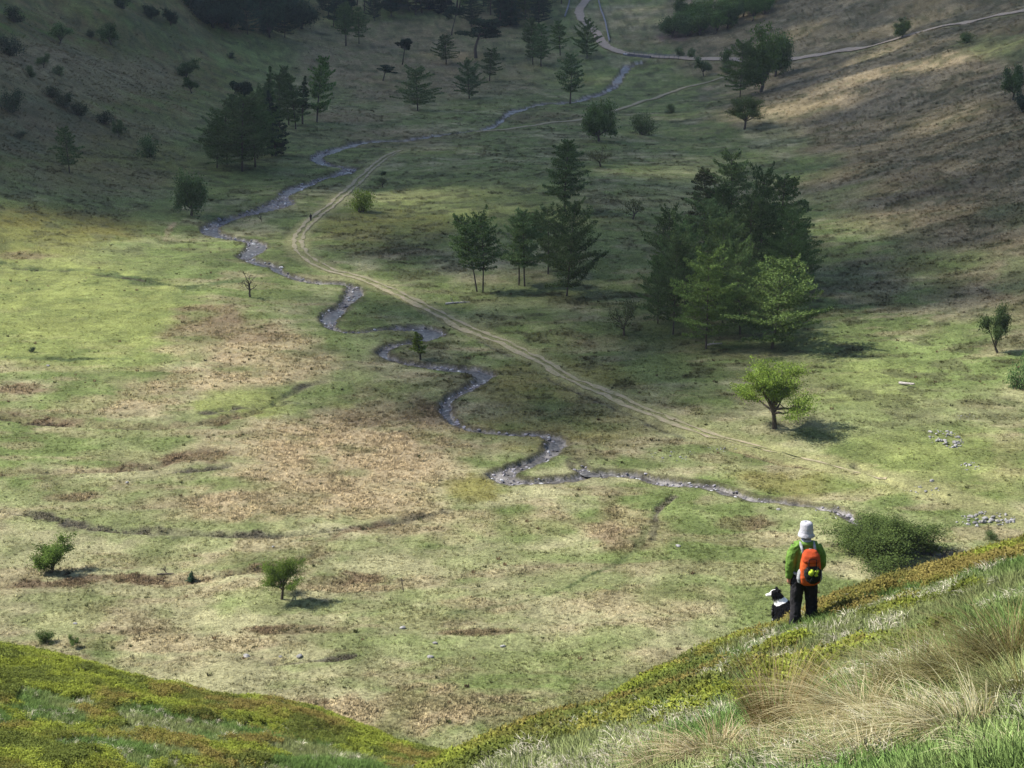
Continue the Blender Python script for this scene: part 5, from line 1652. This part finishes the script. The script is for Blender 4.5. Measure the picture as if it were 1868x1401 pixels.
    add_obj("heel_patch", mesh_np("heel_patch", *limb([anr + (.052, -.02, -.03), anr + (.056, .0, -.01), anr + (.05, .03, -.02)], [.012, .016, .012], 8), smooth=True),
            plain_mat("white trim", (0.7, 0.7, 0.7), .7, .1, 20), o)

    # rucksack: its own thing, worn on the back (towards the camera)
    r = empty("rucksack", (x, y, z - 0.02), R(6)); r.scale = (k, k, k)
    tag(r, "orange rucksack with dark netting and lime bundle on the walker's back", "rucksack")
    OR = cloth("orange pack cloth", (0.46, 0.085, 0.022), 10, .7, var=.14); ORD = cloth("deep orange pack cloth", (0.36, 0.055, 0.017), 10, .7, var=.14)
    GREY = cloth("grey pack trim", (0.26, 0.27, 0.28), 20, .4, var=.3); BLK = cloth("dark netting", (0.016, 0.018, 0.018), 40, .8, var=.5); LIME = cloth("lime cloth bundle", (0.34, 0.44, 0.035), 12, .8, var=.2)
    cx, cy = 0.020, -0.215
    def grow(sec):
        return [(cx + (q[0] - cx) * 1.16, cy + (q[1] - cy) * 1.1, 1.10 + (q[2] - 1.10) * 1.10, q[3] * 1.16, q[4] * 1.1, *q[5:]) for q in sec]
    main = rings(grow([(cx, cy + .02, .84, .085, .05, .7), (cx, cy, .88, .135, .085, .7), (cx, cy - .01, .98, .150, .10, .7), (cx, cy - .01, 1.15, .140, .098, .7), (cx, cy, 1.24, .128, .09, .7), (cx, cy + .01, 1.27, .11, .07, .7)]), 24)
    add_obj("pack_body", remeshed("pack_body", *main, 0.012, 2), OR, r)
    lid = rings(grow([(cx, cy - .005, 1.20, .118, .098, .75), (cx, cy - .015, 1.24, .128, .108, .75), (cx, cy - .005, 1.31, .118, .098, .8), (cx, cy + .02, 1.365, .085, .065, .9), (cx, cy + .03, 1.38, .04, .03)]), 24)
    li = add_obj("lid", remeshed("lid", *lid, 0.010, 2), ORD, r)
    add_obj("lid_seam", mesh_np("lid_seam", *tube([(cx - .10, cy - .105, 1.265), (cx - .05, cy - .120, 1.29), (cx, cy - .123, 1.297), (cx + .05, cy - .120, 1.29), (cx + .10, cy - .105, 1.265)], [.006] * 5, 6)), BLK, li)
    net = rings(grow([(cx + .02, cy - .09, .90, .04, .03), (cx + .02, cy - .10, .95, .095, .06, .8), (cx + .01, cy - .10, 1.03, .120, .065, .8), (cx + .01, cy - .095, 1.11, .118, .055, .8), (cx, cy - .09, 1.17, .07, .03)]), 20)
    nt_ = add_obj("net_pocket", remeshed("net_pocket", *net, 0.010, 1), BLK, r)
    for (pts, rr) in (([(cx - .045, cy - .175, 1.06), (cx - .03, cy - .188, 1.10), (cx - .02, cy - .170, 1.145)], [.038, .050, .022]),
                      ([(cx - .01, cy - .180, 1.055), (cx + .035, cy - .192, 1.065), (cx + .07, cy - .175, 1.045)], [.022, .032, .016]),
                      ([(cx + .03, cy - .185, 1.085), (cx + .06, cy - .180, 1.11), (cx + .085, cy - .160, 1.13)], [.024, .032, .018])):
        add_obj("lime_bundle", remeshed("lime_bundle", *limb(pts, rr, 10), 0.008, 1), LIME, nt_)
    for sx in (-1, 1):
        add_obj("side_pocket", remeshed("side_pocket", *rings([(cx + sx * .155, cy + .02, .86, .03, .05), (cx + sx * .170, cy + .01, .93, .038, .062), (cx + sx * .165, cy + .01, 1.04, .030, .058), (cx + sx * .155, cy + .01, 1.08, .02, .04)]), 0.010, 1), GREY, r)
        st = [(cx + sx * .085, cy + .06, 1.26), (sx * .105, -.155, 1.40), (sx * .108, -.03, 1.475), (sx * .112, .10, 1.42), (sx * .125, .148, 1.25), (sx * .150, .10, 1.08)]
        add_obj("shoulder_strap", remeshed("shoulder_strap", *limb(st, [.016, .024, .026, .024, .020, .014], 8), 0.010, 1), GREY, r)
        hb = [(cx + sx * .11, cy + .06, .95), (sx * .185, -.06, .965), (sx * .195, .03, .965), (sx * .12, .13, .965), (0, .150, .965)]
        add_obj("hip_belt", remeshed("hip_belt", *limb(hb, [.024, .026, .024, .018, .014], 8), 0.010, 1), GREY, r)
        add_obj("compression_strap", mesh_np("compression_strap", *tube([(cx + sx * .155, cy - .03, 1.12), (cx + sx * .12, cy - .10, 1.09), (cx + sx * .06, cy - .155, 1.06)], [.007] * 3, 6)), GREY, r)
    for dx0, dx1 in ((-.10, .06), (.09, -.05)):
        add_obj("net_strap", mesh_np("net_strap", *tube([(cx + dx0, cy - .155, 1.19), (cx + dx0 * .4 + dx1 * .5, cy - .215, 1.09), (cx + dx1, cy - .185, .94)], [.008] * 3, 6)), BLK, r)
    for sx in (-.06, .06):
        add_obj("lid_strap", mesh_np("lid_strap", *tube([(cx + sx, cy - .118, 1.29), (cx + sx, cy - .128, 1.22), (cx + sx, cy - .125, 1.16)], [.008] * 3, 6)), BLK, r)
    add_obj("haul_loop", mesh_np("haul_loop", *tube([(cx - .03, cy + .05, 1.375), (cx - .015, cy + .04, 1.415), (cx + .015, cy + .04, 1.415), (cx + .03, cy + .05, 1.375)], [.007] * 4, 6)), GREY, r)
    return o
walker()

def dog():
    p, t = hit_near(1433, 1139)
    x, y = p[0] - 0.07, p[1] - 0.62
    z = gz(x, y)
    k = (1140 - 1087) * t / F_PX / 0.93 / 0.60
    B = [limb([(.04, -.07, .10), (.02, -.03, .17), (-.01, .05, .29), (-.045, .11, .37), (-.07, .13, .44)], [.115, .135, .125, .100, .078], 14),     # rump to neck
         limb([(-.07, .13, .42), (-.095, .135, .49), (-.11, .13, .53)], [.080, .070, .060], 12),
         limb([(-.085, .12, .545), (-.13, .135, .545), (-.165, .14, .53)], [.060, .068, .046], 12),                                                # skull
         limb([(-.15, .14, .525), (-.20, .145, .510), (-.235, .147, .503)], [.042, .030, .024], 10),                                               # muzzle
         limb([(-.085, .085, .585), (-.080, .075, .620), (-.100, .070, .640)], [.026, .019, .007], 8), limb([(-.100, .175, .585), (-.095, .185, .620), (-.118, .190, .640)], [.026, .019, .007], 8),
         limb([(.10, -.03, .13), (.13, .03, .11), (.12, .08, .04)], [.085, .075, .040], 12), limb([(-.06, -.04, .13), (-.09, .03, .11), (-.09, .08, .04)], [.080, .070, .040], 12),   # folded thighs
         limb([(.12, -.06, .03), (.13, .08, .025), (.13, .14, .02)], [.028, .030, .026], 8), limb([(-.08, -.06, .03), (-.10, .08, .025), (-.10, .14, .02)], [.028, .030, .026], 8),    # hind feet
         limb([(-.01, .13, .32), (.0, .17, .18), (.0, .18, .03), (.0, .22, .015)], [.055, .038, .028, .026], 10), limb([(-.10, .14, .32), (-.11, .18, .18), (-.11, .19, .03), (-.11, .23, .015)], [.055, .038, .028, .026], 10),
         limb([(.06, -.13, .07), (.12, -.22, .035), (.20, -.27, .03), (.28, -.28, .03)], [.035, .045, .045, .018], 10)]                           # tail on the ground
    me = remeshed("dog_body", *merge(B), 0.011, 2)
    n = len(me.vertices)
    co = np.empty(n * 3, np.float32); me.vertices.foreach_get("co", co); co = co.reshape(-1, 3)
    no = np.empty(n * 3, np.float32); me.vertices.foreach_get("normal", no); no = no.reshape(-1, 3)
    X, Y, Z = co.T
    neck = (np.abs((Z - .435) + 0.75 * (X + .06) * -1 * 0.6) < .040 + 0.015 * fbm(X * 20, Y * 20, 2, 3)) & (Z > .34) & (X < .06)
    muzz = (X < -.178)
    blaze = (np.abs(Y - .14) < .012) & (X < -.12) & (Z > .54)
    chest = (Z < .42) & (Z > .2) & (Y > .17)
    paws = (Z < .07) & (Y > .15)
    tip = (X > .24) & (Z < .08)
    w = neck | muzz | blaze | chest | paws | tip
    nose = (X < -.250)
    col = np.where(w[:, None], np.array([[.72, .71, .70]]), np.array([[.006, .006, .007]]))
    col[nose] = (.01, .01, .01)
    set_color(me, "coat", col)
    m, nt, b = new_mat("collie coat")
    at = nnode(nt, "ShaderNodeAttribute", attribute_name="coat")
    nt.links.new(at.outputs["Color"], b.inputs["Base Color"]); b.inputs["Roughness"].default_value = 0.8; b.inputs["Specular IOR Level"].default_value = 0.04
    o = empty("dog", (x, y, z + .05), R(4)); o.scale = (k * 1.58, k * 1.3, k * 1.14)
    tag(o, "black and white collie sitting beside the walker, head turned left", "dog")
    add_obj("body", me, m, o)
    # shaggy outer coat
    pick = rng.choice(n, 5200)
    V, Q, C = [], [], []
    for i, a in enumerate(pick):
        if co[a, 0] < -.16 or w[a]: continue
        if co[a, 2] > .47: L = .016
        else: L = rng.uniform(.02, .045)
        nn = no[a] * 0.6 + np.array((0.05, -.1, -.75)) + rng.normal(0, .2, 3); nn /= np.linalg.norm(nn)
        sd = np.cross(nn, no[a]); sd = sd / (np.linalg.norm(sd) + 1e-6) * .0032
        q = co[a] - no[a] * .002; b0 = len(V)
        mid = q + (no[a] * .5 + nn * .6) * L * .5
        V += [q - sd, q + sd, mid + sd * .8, mid - sd * .8, mid + nn * L * .6]
        Q.append((b0, b0 + 1, b0 + 2, b0 + 3)); Q.append((b0 + 3, b0 + 2, b0 + 4, b0 + 4))
        C += [col[a]] * 5
    V = np.array(V); T = [(q[0], q[1], q[2]) for q in Q if q[2] == q[3]]; F = [q for q in Q if q[2] != q[3]]
    fm = mesh_np("dog_coat", V, F, T); set_color(fm, "coat", np.array(C))
    add_obj("fur", fm, m, o)
    add_obj("collar", remeshed("collar", *rings([(-.068, .128, .428, .080, .080), (-.070, .129, .446, .080, .080)]), 0.008, 0), cloth("collar webbing", (.02, .02, .02), 20), o)
    add_obj("harness_tag", mesh_np("harness_tag", *limb([(.04, -.115, .30), (.055, -.108, .285)], [.010, .010], 8), smooth=True), plain_mat("red tag", (.6, .06, .03), .6, .1, 10), o)
dog()

def far_walker():
    """someone small and dark on the track far below"""
    p, t = hit(567, 403)
    x, y = p[0], p[1]; z = gz(x, y)
    k = (403 - 389) * t / F_PX / 1.78
    o = empty("person", (x, y, z)); o.scale = (k, k, k)
    tag(o, "tiny dark figure standing at the edge of the track bend", "person")
    B = [rings([(0, 0, .82, .16, .12), (0, 0, 1.0, .17, .13), (0, 0, 1.3, .21, .14), (0, 0, 1.43, .15, .10), (0, 0, 1.5, .06, .06)]),
         rings([(0, 0, 1.48, .05, .05), (0, .01, 1.58, .085, .10), (0, .01, 1.68, .08, .095), (0, 0, 1.77, .03, .04)]),
         limb([(-.2, 0, 1.38), (-.26, 0, 1.1), (-.24, .05, .82)], [.075, .06, .04]), limb([(.2, 0, 1.38), (.26, 0, 1.1), (.24, .05, .82)], [.075, .06, .04]),
         limb([(-.09, 0, .9), (-.1, .02, .48), (-.11, 0, .03)], [.11, .085, .07]), limb([(.09, 0, .9), (.11, .02, .48), (.12, 0, .03)], [.11, .085, .07])]
    add_obj("body", remeshed("far_person_body", *merge(B), 0.03, 1), cloth("dark outdoor clothes", (.022, .022, .026), 6), o)
far_walker()

# ---------------------------------------------------------------- dry tussocks in the foreground
def straw_material():
    m = bpy.data.materials.new("dry straw"); m.use_nodes = True
    nt = m.node_tree; nt.nodes.clear()
    out = nnode(nt, "ShaderNodeOutputMaterial")
    geo = nnode(nt, "ShaderNodeNewGeometry"); oi = nnode(nt, "ShaderNodeObjectInfo")
    cr = nnode(nt, "ShaderNodeValToRGB")
    e = cr.color_ramp.elements
    e[0].position = 0.0; e[0].color = (0.11, 0.125, 0.040, 1)
    e[1].position = 1.0; e[1].color = (0.54, 0.48, 0.36, 1)
    for pos, c in ((0.16, (0.15, 0.105, 0.05, 1)), (0.30, (0.26, 0.205, 0.125, 1)), (0.55, (0.36, 0.30, 0.20, 1)), (0.8, (0.45, 0.39, 0.28, 1))):
        q = e.new(pos); q.color = c
    sh = math_n(nt, 'ADD', geo.outputs["Random Per Island"], math_n(nt, 'MULTIPLY', math_n(nt, 'SUBTRACT', oi.outputs["Random"], 0.6), 0.25))
    nt.links.new(sh, cr.inputs[0])
    mm = nnode(nt, "ShaderNodeVectorMath", operation='MULTIPLY'); nt.links.new(cr.outputs[0], mm.inputs[0]); nt.links.new(oi.outputs["Color"], mm.inputs[1])
    d = nnode(nt, "ShaderNodeBsdfDiffuse"); t = nnode(nt, "ShaderNodeBsdfTranslucent")
    nt.links.new(mm.outputs[0], d.inputs[0]); nt.links.new(mm.outputs[0], t.inputs[0])
    mx = nnode(nt, "ShaderNodeMixShader"); mx.inputs[0].default_value = 0.25
    nt.links.new(d.outputs[0], mx.inputs[1]); nt.links.new(t.outputs[0], mx.inputs[2]); nt.links.new(mx.outputs[0], out.inputs[0])
    return m
STRAW = straw_material()
def tussock(px, py, n, length, lean, droop, base_r, bias, label, tint=(1, 1, 1), group="dry grass tussocks in the foreground", w=0.0055):
    p, t = hit_near(px, py)
    x, y = p[0], p[1]; z = gz(x, y)
    rs = np.random.default_rng(int(px * 7 + py))
    v, q = blades(n, length * 0.90, 0.5, lean, w, 5, rs, droop, base_r, 0.45, bias=bias)
    # roots follow the slope
    gx = (gz(x + .3, y) - gz(x - .3, y)) / .6; gy = (gz(x, y + .3) - gz(x, y - .3)) / .6
    root = np.repeat(v.reshape(-1, 12, 3)[:, :1, :2], 12, 1).reshape(-1, 2)
    v[:, 2] += root[:, 0] * gx + root[:, 1] * gy - 0.03
    o = add_obj("grass_tussock", mesh_np("grass_tussock", v, q), STRAW, None, (x, y, z))
    o.color = (tint[0] * 1.22, tint[1] * 1.30, tint[2] * 1.22, 1)
    tag(o, label, "grass tussock", group)
TS = [(1418, 1345, 800, .78, .62, .45, .17, (-.03, 0), "tall upright brown tussock, the tallest of the foreground", (.80, .68, .55)),
      (1300, 1392, 800, .50, 1.1, 1.2, .16, (-.4, -.1), "pale sprawling tussock at the bottom edge left of the tall one", (1.1, 1.02, .95)),
      (1215, 1408, 600, .46, 1.1, 1.2, .15, (-.4, -.1), "leftmost sprawling straw tussock at the bottom edge", (1.0, .93, .88)),
      (1385, 1404, 600, .42, 1.1, 1.1, .15, (-.3, -.2), "straw tussock at the bottom edge below the tall one", (1, .93, .86)),
      (1570, 1325, 900, .66, 1.1, 1.5, .15, (-.6, .2), "arching straw tussock right of the tall brown one", (.85, .82, .70)),
      (1490, 1372, 600, .46, 1.1, 1.4, .15, (-.5, .1), "low straw tussock between the tall one and the arching one", (.90, .88, .76)),
      (1660, 1262, 800, .60, .9, 1.2, .14, (-.5, .2), "olive-streaked tussock above the arching one", (.66, .66, .50)),
      (1745, 1255, 900, .62, .85, 1.2, .15, (-.45, .2), "bushy olive tussock in the middle of the right-hand group", (.62, .63, .47)),
      (1838, 1228, 1000, .68, .8, 1.1, .16, (-.45, .2), "big dark olive tussock near the right edge", (.58, .57, .42)),
      (1868, 1305, 700, .58, .8, 1.1, .15, (-.4, .1), "olive tussock cut by the right picture edge", (.60, .64, .44)),
      (1650, 1362, 750, .55, 1.1, 1.5, .15, (-.8, .2), "pale combed-over tussock at the lower middle of the right-hand group", (.95, .95, .84)),
      (1760, 1352, 750, .55, 1.1, 1.5, .15, (-.8, .2), "silvery combed-over tussock low on the right", (1.05, 1.05, .98)),
      (1842, 1394, 400, .30, 1.2, 1.5, .14, (-.5, 0), "small whitish tussock in the bottom right corner", (1.3, 1.3, 1.22)),
      (1560, 1408, 600, .45, 1.1, 1.4, .15, (-.6, 0), "straw tussock at the bottom edge below the arching one", (.95, .92, .85))]
for a in TS:
    tussock(*a)
